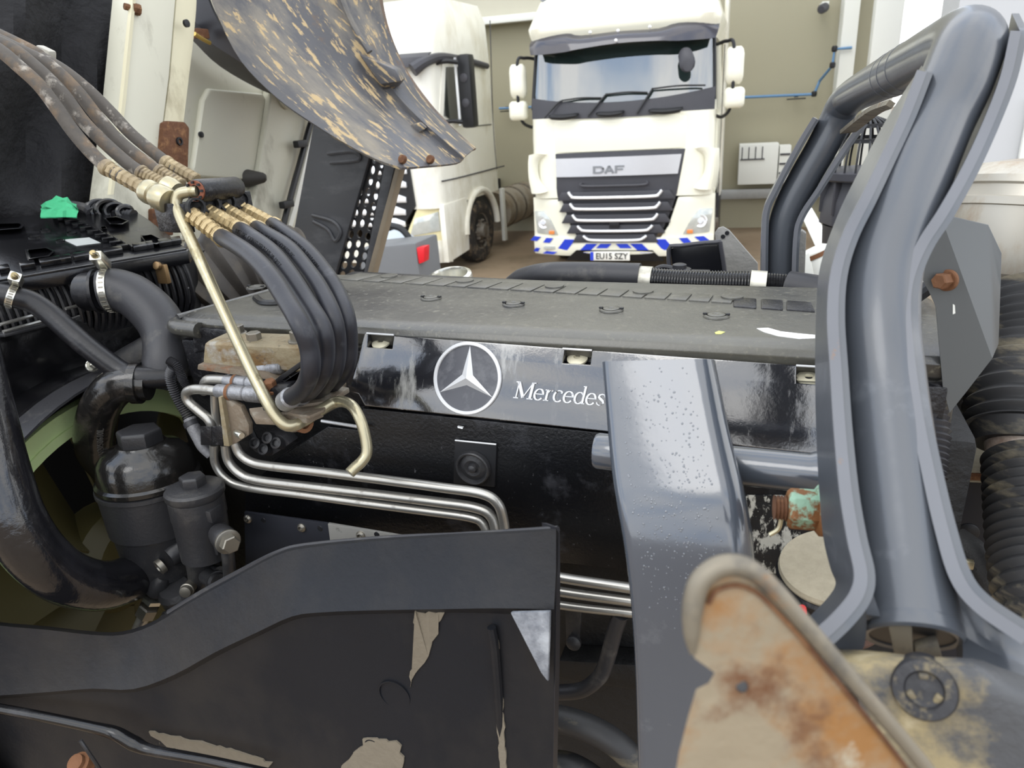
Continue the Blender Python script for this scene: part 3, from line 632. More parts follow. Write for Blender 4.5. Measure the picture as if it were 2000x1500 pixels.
# floor panel with its raised fields, seam, plug and cable
flo = fX(-2.06)
rows = [[flo(x+dx*.0, y) for x in xs_] for y, xs_ in ((20, (360, 420, 480, 540, 600, 640)), (120, (350, 410, 470, 530, 590, 640)), (230, (345, 400, 460, 520, 580, 625)), (340, (335, 390, 450, 505, 560, 600)), (480, (290, 350, 410, 470, 530, 570))) for dx in (0,)]
fl = obj('floor_panel', sheet(NB(), rows, .015, 3, m=3), m_cream, cab)
obj('floor_field', px_prism([(398, 195), (410, 172), (515, 182), (522, 196), (498, 335), (478, 352), (384, 345), (378, 330)], fX(-2.035), (-.03, 0, 0)), m_cream, cab, bev=.014, seg=3)
obj('floor_flange', px_prism([(535, 150), (585, 160), (605, 200), (560, 400), (540, 470), (478, 470), (500, 380)], fX(-2.01), (-.05, 0, 0)), m_cream, cab, bev=.012, seg=3)
obj('floor_field', px_prism([(384, 360), (470, 368), (455, 470), (352, 470)], fX(-2.04), (-.03, 0, 0)), m_cream, cab, bev=.012)
b = NB(); ringband(b, TX(556, 190, -2.005), (1, .2, .1), .04, .047, .008); obj('pressed_ring', b, m_cream, cab)
for x, y in ((391, 263), (362, 46)):
    b = NB(); lathe(b, TX(x, y, -2.03 if y > 100 else -1.69), (1, 0, 0), [(.011, 0), (.011, .008), (.006, .009)], 12); obj('rivet_hole', b, m_black, cab)
b = NB(); lathe(b, TX(478, 348, -2.05), (1, .5, -.05), [(.036, 0), (.034, .02), (.03, .035), (.02, .075), (.012, .085)], 20); obj('rubber_plug', b, m_plug, cab)
b = NB(); P = [TX(x, y, -1.98) for x, y in ((640, 170), (618, 215), (604, 250), (588, 310), (570, 375), (556, 430), (545, 480))]; tube(b, P, .013, 8); cb = obj('edge_cable', b, m_black, cab)
b = NB(); prism(b, [TX(*p, -2.0) for p in ((622, 205), (612, 250), (575, 400), (555, 470), (563, 470), (584, 400), (622, 250), (632, 208))], (-.03, 0, 0)); obj('edge_trim', b, m_trim, cab)
for x, y in ((587, 281), (560, 399)):
    b = NB(); box(b, TX(x, y, -1.97), (.03, .07, .03)); obj('cable_tie', b, m_black, cb, bev=.006)
# roof of the wheel box: dark rubber strip and golden catch
b = NB(); rows = [[TX(x, y, -1.9) for x, y in ((368, 40), (430, 95), (520, 150), (600, 190), (650, 215))], [TX(x, y, -2.02) for x, y in ((372, 75), (430, 130), (515, 178), (590, 205), (640, 228))]]; sheet(b, rows, .012, 4); obj('wheel_box_edge', b, m_step, cab)
b = NB(); tube(b, [TX(380, 66, -1.85), TX(395, 76, -1.85), TX(410, 84, -1.85)], .007, 8); obj('catch_pin', b, mat('zinc_yellow', 'c0a55c', .35, .8), cab)
b = NB(); box(b, TX(392, 66, -1.87), (.03, .05, .03)); obj('catch_block', b, m_rust, cab, bev=.004)
# step panel, plain half and perforated half with real holes
SY = 2.5
obj('step_panel', px_prism([(618, 208), (700, 262), (728, 285), (700, 380), (652, 545), (556, 545), (575, 440)], fY(SY), (0, .03, 0)), m_step, cab, bev=.008)
for q in (((640, 300), (690, 296), (700, 312), (645, 318)), ((610, 420), (650, 432), (665, 452), (655, 470), (640, 448), (612, 432))):
    b = NB(); tube(b, [T(x, y, SY-.005) for x, y in q], .008, 6); obj('moulded_crease', b, m_step, cab)
A_, B_, C_ = T(704, 262, SY+.02), T(790, 320, SY+.02), T(650, 545, SY+.02)
pp = Pl(A_, T(776, 262, SY+.02), C_); b = NB()
c00, c10, c01, c11 = T(706, 262, SY+.02), T(757, 290, SY+.02), T(640, 545, SY+.02), T(712, 545, SY+.02)
nr, nc = 13, 4
pg = lambda u, v: (c00.lerp(c10, u)).lerp(c01.lerp(c11, u), v)
for i in range(nr):
    for j in range(nc):
        q = []
        for k in range(16):
            a = 2*math.pi*k/16; m_ = max(abs(math.cos(a)), abs(math.sin(a))); q.append((math.cos(a)/m_, math.sin(a)/m_))
        ou, inn = [], []
        for k, (x, y) in enumerate(q):
            a = 2*math.pi*k/16; off = (.22 if j % 2 else -.22)
            ou.append(pg((j+.5+x*.5)/nc, (i+.5+y*.5)/nr)); inn.append(pg((j+.5+math.cos(a)*.33)/nc, (i+.5+math.sin(a)*.40+off*.4)/nr))
        vo = [b.verts.new(p) for p in ou]; vi = [b.verts.new(p) for p in inn]; vo2 = [b.verts.new(p+V((0, .012, 0))) for p in ou]; vi2 = [b.verts.new(p+V((0, .012, 0))) for p in inn]
        for k in range(16):
            k2 = (k+1) % 16; face(b, [vo[k], vo[k2], vi[k2], vi[k]]); face(b, [vi[k], vi[k2], vi2[k2], vi2[k]]); face(b, [vo2[k2], vo2[k], vi2[k], vi2[k2]])
obj('perforated_tread', b, m_black, cab)
obj('tread_rim', px_prism([(757, 288), (776, 300), (722, 545), (708, 545)], fY(SY+.01), (0, .05, 0)), m_step, cab, bev=.004)
obj('tan_edge_strip', px_prism([(775, 318), (783, 322), (725, 545), (714, 545)], fY(SY-.01), (0, .05, 0)), m_tanedge, cab, bev=.003)
# the big front wheel-arch mudguard, hanging from the cab
mg = thing('cab_mudguard', 'grey plastic wheel-arch mudguard spattered with tan mud, hanging from the tilted cab', 'mudguard')
Lp = [(392, -60), (425, 30), (470, 118), (540, 190), (610, 240), (680, 283), (740, 313), (784, 327)]
Rp = [(738, -60), (748, 10), (763, 66), (790, 128), (828, 188), (868, 233), (905, 268), (929, 288)]
M1 = [(470, -60), (505, 20), (553, 92), (612, 158), (670, 210), (735, 258), (786, 296), (824, 325)]
M2 = [(600, -60), (630, 10), (668, 70), (706, 132), (752, 190), (803, 240), (850, 280), (893, 318)]
rows = [[T(x, y, Y-.04*i*0) for i, (x, y) in enumerate(P)] for P, Y in ((Lp, 2.2), (M1, 2.3), (M2, 2.52), ([(a*.55+c*.45, b_*.55+d*.45) for (a, b_), (c, d) in zip(M2, Rp)], 2.55), (Rp, 2.74))]
obj('guard_shell', sheet(NB(), rows, .008, 4, m=4), m_guard, mg, ang=50)
b = NB(); rows = [[T(x, y, 2.215) for x, y in ((388, -60), (372, 40), (380, 62), (470, 122))], [T(x, y, 2.205) for x, y in ((392, -60), (400, -20), (425, 40), (474, 118))]]; sheet(b, rows, .01, 4); obj('guard_flange', b, m_dk, mg)
b = NB(); rows = [[T(x, y, 2.66+d_) for x, y in ((690, -60), (715, 40), (760, 130), (815, 205), (868, 262), (905, 300))] for d_ in (0,)] + [[T(x, y, 2.735) for x, y in ((738, -60), (757, 45), (790, 128), (838, 198), (884, 248), (930, 290))]] ; sheet(b, rows, .008, 4); obj('guard_rim', b, m_guard2, mg)
b = NB(); hexa(b, [T(*p, 2.50) for p in ((700, 105), (772, 135), (786, 160), (742, 165))]+[T(*p, 2.6) for p in ((704, 100), (782, 132), (794, 150), (760, 196))]); obj('guard_pocket', b, m_guard, mg, bev=.012)
b = NB(); hexa(b, [T(*p, 2.5) for p in ((796, 246), (822, 240), (834, 250), (812, 264))]+[T(*p, 2.58) for p in ((796, 236), (822, 234), (836, 246), (812, 262))]); obj('guard_boss', b, m_guard, mg, bev=.008)
b = NB(); P = [T(x, y, 2.47) for x, y in ((660, -20), (690, 50), (722, 102))]; tube(b, P, .012, 8); obj('guard_rib', b, m_guard, mg)
for x, y, Y in ((788, 312, 2.24), (842, 312, 2.36)):
    b = NB(); lathe(b, T(x, y, Y), (-.2, -1, .4), [(.016, 0), (.014, .012), (.006, .014)], 12); obj('guard_rivet', b, m_rust, mg)
# white washer bottle tube and cream nut on the liner
# ================================================================== radiator, hoses, fan and filters on the left
m_wet = mat('wet_black_plastic', '0d0d0f', .2, var=.3, vs=12, bump=[(160, .12, 'n')], layers=[('2b2b2e', 9, .55, .75, E1, .35)], coat=.2)
m_rubber = mat('wet_rubber', '1a1a1d', .33, var=.2, vs=20, bump=[(120, .18, 'n')], layers=[('3a393a', 14, .55, .75, E1, .5)])
m_rubber2 = mat('dusty_rubber', '2e2e31', .45, var=.2, vs=16, layers=[('55534f', 18, .55, .75, E1, .6)], bump=[(140, .15, 'n')])
m_cast = mat('painted_casting', '2a2a2c', .4, var=.2, vs=20, bump=[(130, .25, 'n')], layers=[('4b4843', 10, .55, .75, E1, .6)])
m_oily = mat('oily_casting', '1b1a19', .16, var=.25, vs=20, bump=[(70, .22, 'n')], layers=[('3c3733', 12, .56, .72, E1, .4)], coat=.4)
m_fan = mat('fan_green', 'c6d99c', .45, var=.05, layers=[('8f9a5c', 6, .6, .8, E1, .5)])
m_blade = mat('fan_olive', '4b4527', .5, var=.15, vs=4)
m_clamp = mat('clamp_steel', 'cfcdc2', .25, .9, var=.1)
m_pipe = mat('dull_steel', 'a8a6a0', .32, .8, var=.15, vs=30, layers=[('6f6b64', 25, .56, .72, E1, .6)])
m_bolt = mat('bolt_steel', '87837a', .38, .8, var=.15, vs=40)
m_rag = mat('green_cloth', '35996a', .8, var=.2, vs=30)
m_sticker = mat('paper_sticker', '9fa2a0', .45, var=.1, vs=60)
F1, F2, K1 = TZ(0, 545, -.27), TZ(365, 485, -.27), TD(250, 400, 1.92)
RP = Pl(F1, F2, K1); N_ = RP.n
def rpp(pxs, h, base=0): return prism(NB(), [RP.at(x, y, base) for x, y in pxs], N_*h)
rad = thing('radiator', 'shiny black radiator top with pockets, ladder ribs and ribbed tank', 'radiator')
obj('top_plate', rpp([(-70, 558), (0, 546), (365, 485), (330, 458), (290, 428), (250, 402), (-70, 432)], -.022), m_wet, rad, bev=.004)
obj('edge_rail', prism(NB(), [RP.at(*p, -.004) for p in ((-70, 562), (366, 490), (372, 484), (365, 481), (-70, 553))], V((0, 0, -.03))), m_wet, rad, bev=.003)
for q in (((-30, 436), (44, 435), (48, 439), (42, 446), (-30, 452)), ((48, 487), (92, 482), (108, 490), (96, 500), (56, 506)), ((202, 425), (226, 422), (252, 431), (240, 438), (214, 438)), ((274, 459), (294, 456), (322, 470), (306, 477), (282, 473)), ((196, 443), (206, 441), (209, 446), (198, 448))):
    b = NB(); cpt = sum((V((x, y)) for x, y in q), V((0, 0)))/len(q)
    loft(b, [[RP.at(x, y, .0015) for x, y in q], [RP.at(x, y, .012) for x, y in q], [RP.at(*(cpt+(V((x, y))-cpt)*.8), .012) for x, y in q], [RP.at(*(cpt+(V((x, y))-cpt)*.75), .001) for x, y in q]]); obj('pocket', b, m_wet, rad, bev=.002)
for i in range(9):
    x, y = 112+i*14.6, 431+i*6.6+.05*i*i
    b = NB(); prism(b, [RP.at(*p) for p in ((x, y), (x+22, y-2.4), (x+24, y+.4), (x+2, y+2.8))], N_*.012); prism(b, [RP.at(*p) for p in ((x+20, y-2), (x+24, y-2.6), (x+33, y+3.4), (x+29, y+4))], N_*.012); obj('ladder_rib', b, m_wet, rad, bev=.0015)
for i, (x, wd) in enumerate(((-40, 30), (0, 22), (42, 30), (80, 42), (120, 22), (146, 38), (176, 20), (204, 38), (262, 28), (286, 16), (312, 26), (336, 20))):
    y = 540-x*.166-4; b = NB(); prism(b, [RP.at(*p) for p in ((x, y), (x+wd, y-wd*.166), (x+wd-3, y-wd*.166-8), (x-3, y-8))], N_*.012); obj('edge_block', b, m_wet, rad, bev=.003)
for x, y, r_ in ((88, 449, .012), (140, 455, .012), (66, 462, .013), (156, 494, .012), (118, 470, .01)):
    b = NB(); ringband(b, RP.at(x, y, .001), N_, r_*.8, r_, .003, 20); obj('moulded_ring', b, m_wet, rad)
st = obj('sticker', rpp([(124, 469), (174, 464.5), (197, 475), (150, 481)], .0012, .0005), m_sticker, rad, lab='white paper label on the black top')
# ribbed tank underneath
dn = V((0, 0, -1)); bk_ = V((-1, 0, 0))
b = NB(); prism(b, [F1+(F1-F2)*.3+V((-.03, 0, -.02)), F2+V((-.03, 0, -.02)), F2+V((-.03, 0, -.16)), F1+(F1-F2)*.3+V((-.03, 0, -.16))], (-.25, 0, 0)); obj('tank', b, m_rubber, rad)
for i in range(34):
    p = (F1+(F1-F2)*.25).lerp(F2, i/33)+V((-.028, 0, -.025)); b = NB()
    tube(b, [p, p+V((.012, 0, -.035)), p+V((.014, 0, -.09)), p+V((-.004, 0, -.13))], .0055, 6, 3); obj('tank_rib', b, m_rubber, rad)
b = NB(); q = T(315, 545, 1.28); box(b, q, (.05, .03, .07)); obj('drain_bracket', b, m_dk, rad, bev=.005)
b = NB(); q = T(318, 535, 1.25); box(b, q, (.03, .012, .045)); lathe(b, q+V((0, -.005, .02)), (0, -1, .3), [(.01, 0), (.01, .01)], 10); obj('bronze_clip', b, mat('bronze_clip', '8a7150', .35, .7), rad, bev=.003)
# rag and coils lying on the radiator
b = NB(); random.seed(3); rows = []
for i in range(7):
    r_ = []
    for j in range(8):
        x = 80+j*10.2+random.uniform(-2.5, 2.5); y = 424-i*2.2-(26*math.sin(math.pi*(j+.9)/8.6)**.8+random.uniform(-3.5, 3.5))*(i/6)**.55
        r_.append(TD(x, y-(1 if i else 0), 1.72+.014*i+random.uniform(-.012, .012)))
    rows.append(r_)
sheet(b, rows, .003, 1); solo('cleaning_rag', b, m_rag, 'crumpled bright green cloth rag lying behind the radiator', 'cloth', ang=12)
t = thing('cable_coils', 'coils of black cable and corrugated hose on the far edge of the radiator', 'cable')
for k, (x, y, r_, tl) in enumerate(((178, 408, .028, .3), (190, 405, .032, .5), (203, 408, .027, .2), (166, 412, .024, .1), (222, 410, .022, .5))):
    c_ = TD(x, y+6, 1.87); b = NB(); P = [c_+V((r_*math.cos(a)*.6+.005*a, r_*math.cos(a)*.8, r_*math.sin(a)*.75)) for a in (2*math.pi*i/18 for i in range(30))]; tube(b, P, .007, 8, 2); obj('cable_loop', b, m_wet, t)
b = NB(); bellow(b, [TD(110, 422, 1.8), TD(150, 414, 1.85), TD(200, 412, 1.88), TD(262, 422, 1.86)], .014, 26, .005, 12); obj('corrugated_sleeve', b, m_rubber, t)
b = NB(); tube(b, [TD(118, 408, 1.84), TD(140, 404, 1.85), TD(168, 410, 1.85), TD(180, 418, 1.84)], .016, 10); obj('loose_sleeve', b, m_rubber2, t)
# black boxed shroud between radiator and fan
sh = thing('fan_shroud', 'black fan shroud panels with a curved ring flange around the green fan', 'shroud')
SX = -1.43
b = NB(); prism(b, [TX(*p, SX) for p in ((10, 655), (100, 632), (200, 600), (345, 560), (380, 700), (260, 740), (176, 726), (100, 755), (26, 795), (-60, 860), (-60, 690))], (-.06, 0, 0)); obj('shroud_face', b, m_wet, sh, bev=.004)
for q in (((0, 634), (72, 614)), ((6, 648), (86, 626)), ((128, 603), (188, 588)), ((205, 607), (240, 598)), ((338, 572), (372, 562))):
    b = NB(); tube(b, [TX(*q[0], SX+.02), TX(*q[1], SX+.02)], .0035, 6, smooth=False); obj('shroud_lip', b, m_pipe if q[0][0] < 150 else m_cast, sh)
b = NB(); prism(b, [TX(*p, SX+.03) for p in ((8, 653), (100, 632), (99, 637), (10, 659))], (-.03, 0, 0)); obj('shroud_edge', b, m_cast, sh, bev=.002)
FC, FR = V((-1.38, 1.02, H-.96)), .418
def ring_x(name, m, x0, x1, r0, r1, par, a0=0, a1=360, n=72):
    b = NB(); full = a1-a0 >= 360; rings = []
    for k in range(n+(0 if full else 1)):
        a = R(a0+(a1-a0)*k/n); c_, s_ = math.cos(a), math.sin(a)
        rings.append([V((x, FC.y+r*c_, FC.z+r*s_)) for x, r in ((x0, r0), (x1, r0), (x1, r1), (x0, r1))])
    if full: rings.append(rings[0])
    loft(b, rings, cap=not full); return obj(name, b, m, par, ang=30)
ring_x('ring_flange', m_rubber2, -1.37, -1.30, FR+.055, FR+.06, sh)
ring_x('ring_collar', m_wet, -1.46, -1.36, FR+.02, FR+.06, sh)
b = NB(); q = TX(186, 716, -1.34); hexbolt(b, q+V((-.01, 0, 0)), (1, -.2, .5), .010, .02); obj('shroud_screw', b, m_clamp, sh)
fan = thing('cooling_fan', 'pale green engine cooling fan with olive blades behind the big pipe', 'fan')
ring_x('fan_ring', m_fan, -1.47, -1.39, FR-.045, FR-.005, fan)
ring_x('ring_rib', m_fan, -1.4, -1.385, FR-.06, FR-.04, fan)
b = NB(); lathe(b, V((-1.5, FC.y, FC.z)), (1, 0, 0), [(.13, 0), (.13, .08), (.1, .12), (.06, .13)], 32); obj('fan_hub', b, m_blade, fan)
for k in range(9):
    a = 2*math.pi*k/9; rows = []
    for r_ in (.12, .2, .28, FR-.04):
        rows.append([V((-1.5+.1*t_, FC.y+r_*math.cos(a+(t_-.5)*.62), FC.z+r_*math.sin(a+(t_-.5)*.62))) for t_ in (0, .33, .66, 1)])
    b = NB(); sheet(b, rows, .005, 3); obj('blade', b, m_blade, fan)
b = NB(); box(b, (-1.64, 1.05, H-.9), (.1, 1.3, 1.1)); solo('radiator_core', b, mat('core_black', '0b0b0c', .7), 'black radiator core behind the green fan', 'radiator')
# ------------------------------------------------------------------ hoses
def clamp(par, c, d, r, up=(0, 0, 1), s=1.0):
    d = V(d).normalized(); up = (V(up)-d*V(up).dot(d)).normalized(); sd = d.cross(up)
    b = NB(); ringband(b, c, d, r, r+.0016, .012*s, 40); bd_ = obj('hose_clamp', b, m_clamp, par)
    for k in range(28):
        a = 2*math.pi*k/28; e = up*math.cos(a)+sd*math.sin(a); b = NB()
        hexa(b, [c+e*(r+.0012)+sd*0+d*.0035*u*s+(e.cross(d))*v*.0016 for u, v in ((-1, -1), (1, -1), (1, 1), (-1, 1))]+[c+e*(r+.0026)+d*.0035*u*s+(e.cross(d))*v*.0016 for u, v in ((-1, -1), (1, -1), (1, 1), (-1, 1))]); obj('band_slot', b, m_bolt, bd_)
    M = Matrix((sd, d, up)).transposed(); e = (up*.85-sd*.35).normalized()
    sc_ = (sd+up*.9).normalized(); M2 = Matrix((sc_, d, sc_.cross(d))).transposed()
    b = NB(); box(b, c+up*(r+.014*s)+sc_*.004, (.042*s, .019*s, .017*s), M2); obj('screw_housing', b, m_clamp, bd_, bev=.003)
    b = NB(); lathe(b, c+up*(r+.014*s)+sc_*.022*s, sc_, [(.0065*s, 0), (.0065*s, .003*s), (.0052*s, .004*s), (.0052*s, .012*s), (.004*s, .013*s)], 12); obj('clamp_screw', b, mat_brass, bd_)
    b = NB(); tail = [c+up*(r+.012)+sc_*.008, c+up*(r+.016)+d*.004+sc_*.03, c+up*(r+.012)+d*.006+sc_*.05]; prism(b, [tail[0]-d*.005, tail[1]-d*.005, tail[2]-d*.005, tail[2]+d*.005, tail[1]+d*.005, tail[0]+d*.005], up*.0012); obj('band_tail', b, m_clamp, bd_)
mat_brass = mat('brass_screw', '8f8260', .35, .8)
h1 = thing('coolant_hose', 'thin wet black rubber hose, clamped at the far left edge of the photo', 'hose')
PA = [TX(x, y, X_) for x, y, X_ in ((-10, 572, -1.43), (28, 580, -1.40), (62, 590, -1.38), (100, 615, -1.35), (150, 660, -1.3), (200, 700, -1.25), (240, 727, -1.21), (275, 737, -1.17), (345, 736, -1.12))]
b = NB(); tube(b, PA, .0215, 20); obj('hose_body', b, m_rubber, h1)
clamp(h1, TX(24, 579, -1.402), PA[2]-PA[1], .022, (0, -.25, 1), 1.1)
b = NB(); tube(b, [TX(-40, 566, -1.47), TX(6, 575, -1.42)], .02, 20, smooth=False); obj('spigot', b, m_wet, h1)
h2 = thing('coolant_hose', 'thick smooth black radiator hose curving down behind the engine cover corner', 'hose')
PB = [TX(x, y, X_) for x, y, X_ in ((200, 568, -1.345), (228, 566, -1.32), (264, 580, -1.28), (300, 612, -1.23), (322, 650, -1.19), (325, 700, -1.16), (318, 740, -1.16))]
b = NB(); tube(b, PB, [.044, .045, .046, .047, .046, .045, .045], 28); obj('hose_body', b, m_rubber2, h2)
clamp(h2, TX(214, 567, -1.333), PB[1]-PB[0], .0455, (0, -.1, 1), 1.25)
b = NB(); tube(b, [TX(170, 570, -1.39), TX(203, 568, -1.343)], .041, 24, smooth=False); ringband(b, TX(190, 569, -1.36), PB[1]-PB[0], .041, .047, .006); obj('spigot', b, m_rubber, h2)
t = thing('coolant_pipe', 'grey cast thermostat pipe running under the two black hoses', 'pipe')
b = NB(); tube(b, [T(365, 640, 1.14), T(335, 668, 1.12), T(295, 690, 1.1), T(245, 715, 1.08), T(205, 745, 1.06)], [.04, .042, .04, .036, .034], 24); obj('pipe_body', b, m_cast, t)
t = thing('coolant_elbow', 'shiny black cast elbow with raised figures above the oil filter', 'pipe')
PE = [T(292, 748, 1.0), T(255, 748, .985), T(222, 760, .97), T(196, 795, .96), T(184, 840, .96), T(186, 880, .97), T(212, 915, .99)]
b = NB(); EP = tube(b, PE, [.035, .037, .038, .0385, .0385, .038, .036], 28); obj('elbow_body', b, m_oily, t)
b = NB(); ringband(b, T(268, 748, .99), PE[0]-PE[1], .036, .042, .016); obj('elbow_collar', b, m_oily, t)
def text_on_path(s, P, r, side, size, ext, m, par, start=.1, gap=.0):
    """raised letters laid along a pipe; side(tangent) tells which way the letters face"""
    L_ = [0]
    for i in range(1, len(P)): L_.append(L_[-1]+(P[i]-P[i-1]).length)
    def at(sx):
        k = 0
        while k < len(L_)-2 and L_[k+1] < sx: k += 1
        f = (sx-L_[k])/(L_[k+1]-L_[k]); return P[k].lerp(P[k+1], f), (P[k+1]-P[k]).normalized()
    def place(x, y, z):
        p, t_ = at(max(0, min(L_[-1], start*L_[-1]+x+wd/2))); n_ = side(p, t_); n_ = (n_-t_*n_.dot(t_)).normalized(); s_ = n_.cross(t_)
        a = (y-size*.35)/r; return p+(n_*math.cos(a)+s_*math.sin(a))*(r+z)
    wd = 0
    bm = text_mesh(s, size, ext, lambda x, y, z: V((x, y, z))); xs_ = [v.co.x for v in bm.verts]; wd = max(xs_)-min(xs_)
    for v in bm.verts: v.co = place(v.co.x, v.co.y, v.co.z)
    return obj('lettering', bm, m, par)
tocam = lambda k: (lambda p, t_: (CAM-p).normalized()+k)
text_on_path('41002058610L', EP[::-1], .0385, lambda p, t_: (CAM-p).normalized()+V((.35, .1, .05)), .017, .0022, mat('highlit_figures', '55524e', .2), t, .2)  # figures greyer than the casting: their edge highlights are put into the colour
# corrugated conduits
for lab, P, r_ in (('grey corrugated wiring conduit, upper of two, left of the valve block', [(330, 704), (343, 712), (352, 728), (360, 748), (372, 764)], .0075), ('grey corrugated wiring conduit, longer lower one with taped end', [(338, 716), (332, 735), (340, 765), (355, 795), (372, 822)], .0085)):
    t = thing('wiring_conduit', lab, 'conduit'); b = NB(); pts = [T(x, y, .97) for x, y in P]; bellow(b, pts, r_, 26, .0026, 12); obj('sleeve', b, m_rubber2, t)
b = NB(); tube(b, [T(370, 818, .965), T(378, 835, .96), T(386, 852, .955), T(396, 872, .95), T(412, 890, .95)], [.012, .013, .012, .011, .009], 12); obj('taped_end', b, mat('grey_tape', '6a6a6c', .35, bump=[(60, .5, 'n')]), t)
b = NB(); ringband(b, T(374, 828, .962), T(378, 835, .96)-T(370, 818, .965), .0125, .0145, .01, 16); obj('tape_band', b, m_rubber2, t)
# ------------------------------------------------------------------ large S pipe in front of the fan
t = thing('charge_air_pipe', 'large glossy black bent pipe in front of the green fan, far left', 'pipe')
PS = [TX(x, y, X_) for x, y, X_ in ((-75, 640, -1.28), (-50, 740, -1.25), (-28, 830, -1.22), (-2, 930, -1.19), (28, 1015, -1.17), (72, 1083, -1.16), (130, 1128, -1.16), (195, 1144, -1.16), (250, 1132, -1.17), (285, 1118, -1.19))]
b = NB(); tube(b, PS, [.047, .047, .047, .047, .047, .048, .048, .047, .046, .045], 36); obj('pipe_body', b, mat('glossy_lacquer', '17171a', .14, var=.3, vs=9, bump=[(26, .22, 'n')], layers=[('26262a', 7, .56, .74, (1, 1, .6), .3)], coat=.6), t)
# ------------------------------------------------------------------ oil filter housing
t = thing('oil_filter_housing', 'large round black oil filter housing with hexagonal cap', 'filter')
def vaxis(px, py, Y): return T(px, py, Y)
OC = T(291, 935, .93); ax = V((0, .06, 1))
b = NB(); lathe(b, OC, ax, [(.094, -.004), (.098, 0), (.098, .008), (.092, .012), (.091, .03), (.086, .05), (.072, .066), (.05, .074), (.045, .08)], 56); capo = obj('filter_cap', b, m_oily, t, ang=40)
b = NB(); lathe(b, OC+ax.normalized()*.078, ax, [(.043, 0), (.043, .026), (.039, .03), (.0001, .031)], 6); obj('cap_hexagon', b, m_cast, capo, bev=.0025)
b = NB(); lathe(b, OC, ax, [(.1, -.012), (.1, -.004), (.094, -.003)], 56); lathe(b, OC, ax, [(.092, -.1), (.097, -.014), (.1, -.012)], 56); lathe(b, OC, ax, [(.078, -.2), (.086, -.108), (.09, -.1), (.092, -.098)], 56); obj('filter_body', b, m_cast, t)
text_on_path('Nm', [OC+V((.062*math.cos(R(a)), .062*math.sin(R(a)), .064)) for a in range(200, 262, 3)], .012, lambda p, t_: V((0, -.45, 1)), .011, .001, m_oily, capo, .1)
b = NB(); tube(b, [OC+V((-.02, .02, -.17)), OC+V((-.0, .03, -.26))], .07, 24, smooth=False); obj('filter_foot', b, m_cast, t)
t = thing('fuel_filter_housing', 'small round black fuel filter housing with hexagonal screw cap', 'filter')
QC = T(381, 962, .87)
b = NB(); lathe(b, QC, ax, [(.05, -.006), (.0525, -.002), (.0525, .008), (.048, .012), (.024, .016), (.0001, .017)], 44); qc = obj('filter_cap', b, m_cast, t)
b = NB(); lathe(b, QC+ax.normalized()*.014, ax, [(.024, 0), (.024, .018), (.021, .021), (.0001, .0215)], 6); obj('cap_hexagon', b, m_cast, qc, bev=.0015)
b = NB(); lathe(b, QC, ax, [(.046, -.13), (.048, -.05), (.0495, -.045), (.0495, -.008), (.047, -.006)], 44); obj('filter_body', b, m_cast, t)
for dx, dz in ((.045, -.03), (.047, -.07), (.04, -.1)):
    b = NB(); box(b, QC+V((dx, -.012, dz)), (.016, .03, .025)); obj('casting_lug', b, m_cast, t, bev=.003)
b = NB(); box(b, QC+V((-.052, -.005, .004)), (.02, .012, .006)); obj('cap_tab', b, m_cast, qc, bev=.002)
b = NB(); tube(b, [T(385, 1070, .87), T(395, 1130, .88), T(392, 1190, .89)], .026, 16); obj('filter_foot', b, m_cast, t)
# fittings below the filters
def union(lab, c, d, r, ln, name='banjo_fitting', stem=None):
    t = thing(name, lab, 'fitting'); d = V(d).normalized()
    b = NB(); lathe(b, c, d, [(r*.7, -ln*.5), (r, -ln*.35), (r*1.05, 0), (r, ln*.35), (r*.8, ln*.5)], 24); obj('union_ring', b, m_cast, t)
    b = NB(); hexbolt(b, c+d*ln*.45, d, r*.8, ln*.55, True); obj('hollow_bolt', b, m_bolt, t)
    b = NB(); lathe(b, c-d*ln*.45, -d, [(r*.9, 0), (r*.9, ln*.2), (r*.6, ln*.25), (r*.6, ln*1.0)], 20); obj('threaded_boss', b, m_cast, t)
    if stem:
        b = NB(); tube(b, stem, r*.55, 14); obj('stem', b, m_cast, t)
    return t
union('black banjo union with bright hexagon bolt right of the small filter', T(437, 1050, .84), (1, -.55, .05), .021, .04, stem=[T(442, 1062, .84), T(447, 1100, .84), T(450, 1150, .85)])
t = thing('plug_fitting', 'round black socket plug below the large oil filter', 'fitting')
c_ = T(318, 1103, .86); b = NB(); lathe(b, c_+V((.02, .05, .02)), (-.35, -1, -.25), [(.022, -.02), (.022, .035), (.019, .042)], 24); obj('plug_body', b, m_cast, t)
b = NB(); lathe(b, c_, (-.35, -1, -.25), [(.016, 0), (.016, .01), (.009, .011), (.007, .004), (.0001, .004)], 20); obj('plug_socket', b, m_bolt, t)
b = NB(); tube(b, [c_+V((.03, .07, .02)), T(372, 1080, .9)], .02, 14, smooth=False); obj('plug_arm', b, m_cast, t)
t = thing('pipe_union', 'grey steel hexagon pipe union at the lower left beside the mudguard edge', 'fitting')
d_ = (T(268, 1230, .83)-T(308, 1150, .86)).normalized()
b = NB(); lathe(b, T(312, 1140, .86), d_, [(.014, -.02), (.02, -.005), (.02, .022), (.016, .026)], 20); obj('union_neck', b, m_cast, t)
b = NB(); lathe(b, T(300, 1166, .855), d_, [(.021, 0), (.021, .009), (.019, .01)], 6); obj('lock_nut', b, m_clamp, t)
b = NB(); lathe(b, T(293, 1182, .85), d_, [(.018, 0), (.021, .003), (.021, .026), (.016, .03)], 6); obj('union_nut', b, m_bolt, t)
b = NB(); tube(b, [T(281, 1205, .845), T(268, 1230, .83), T(255, 1260, .82)], [.013, .011, .011], 14); obj('pipe', b, m_pipe, t)
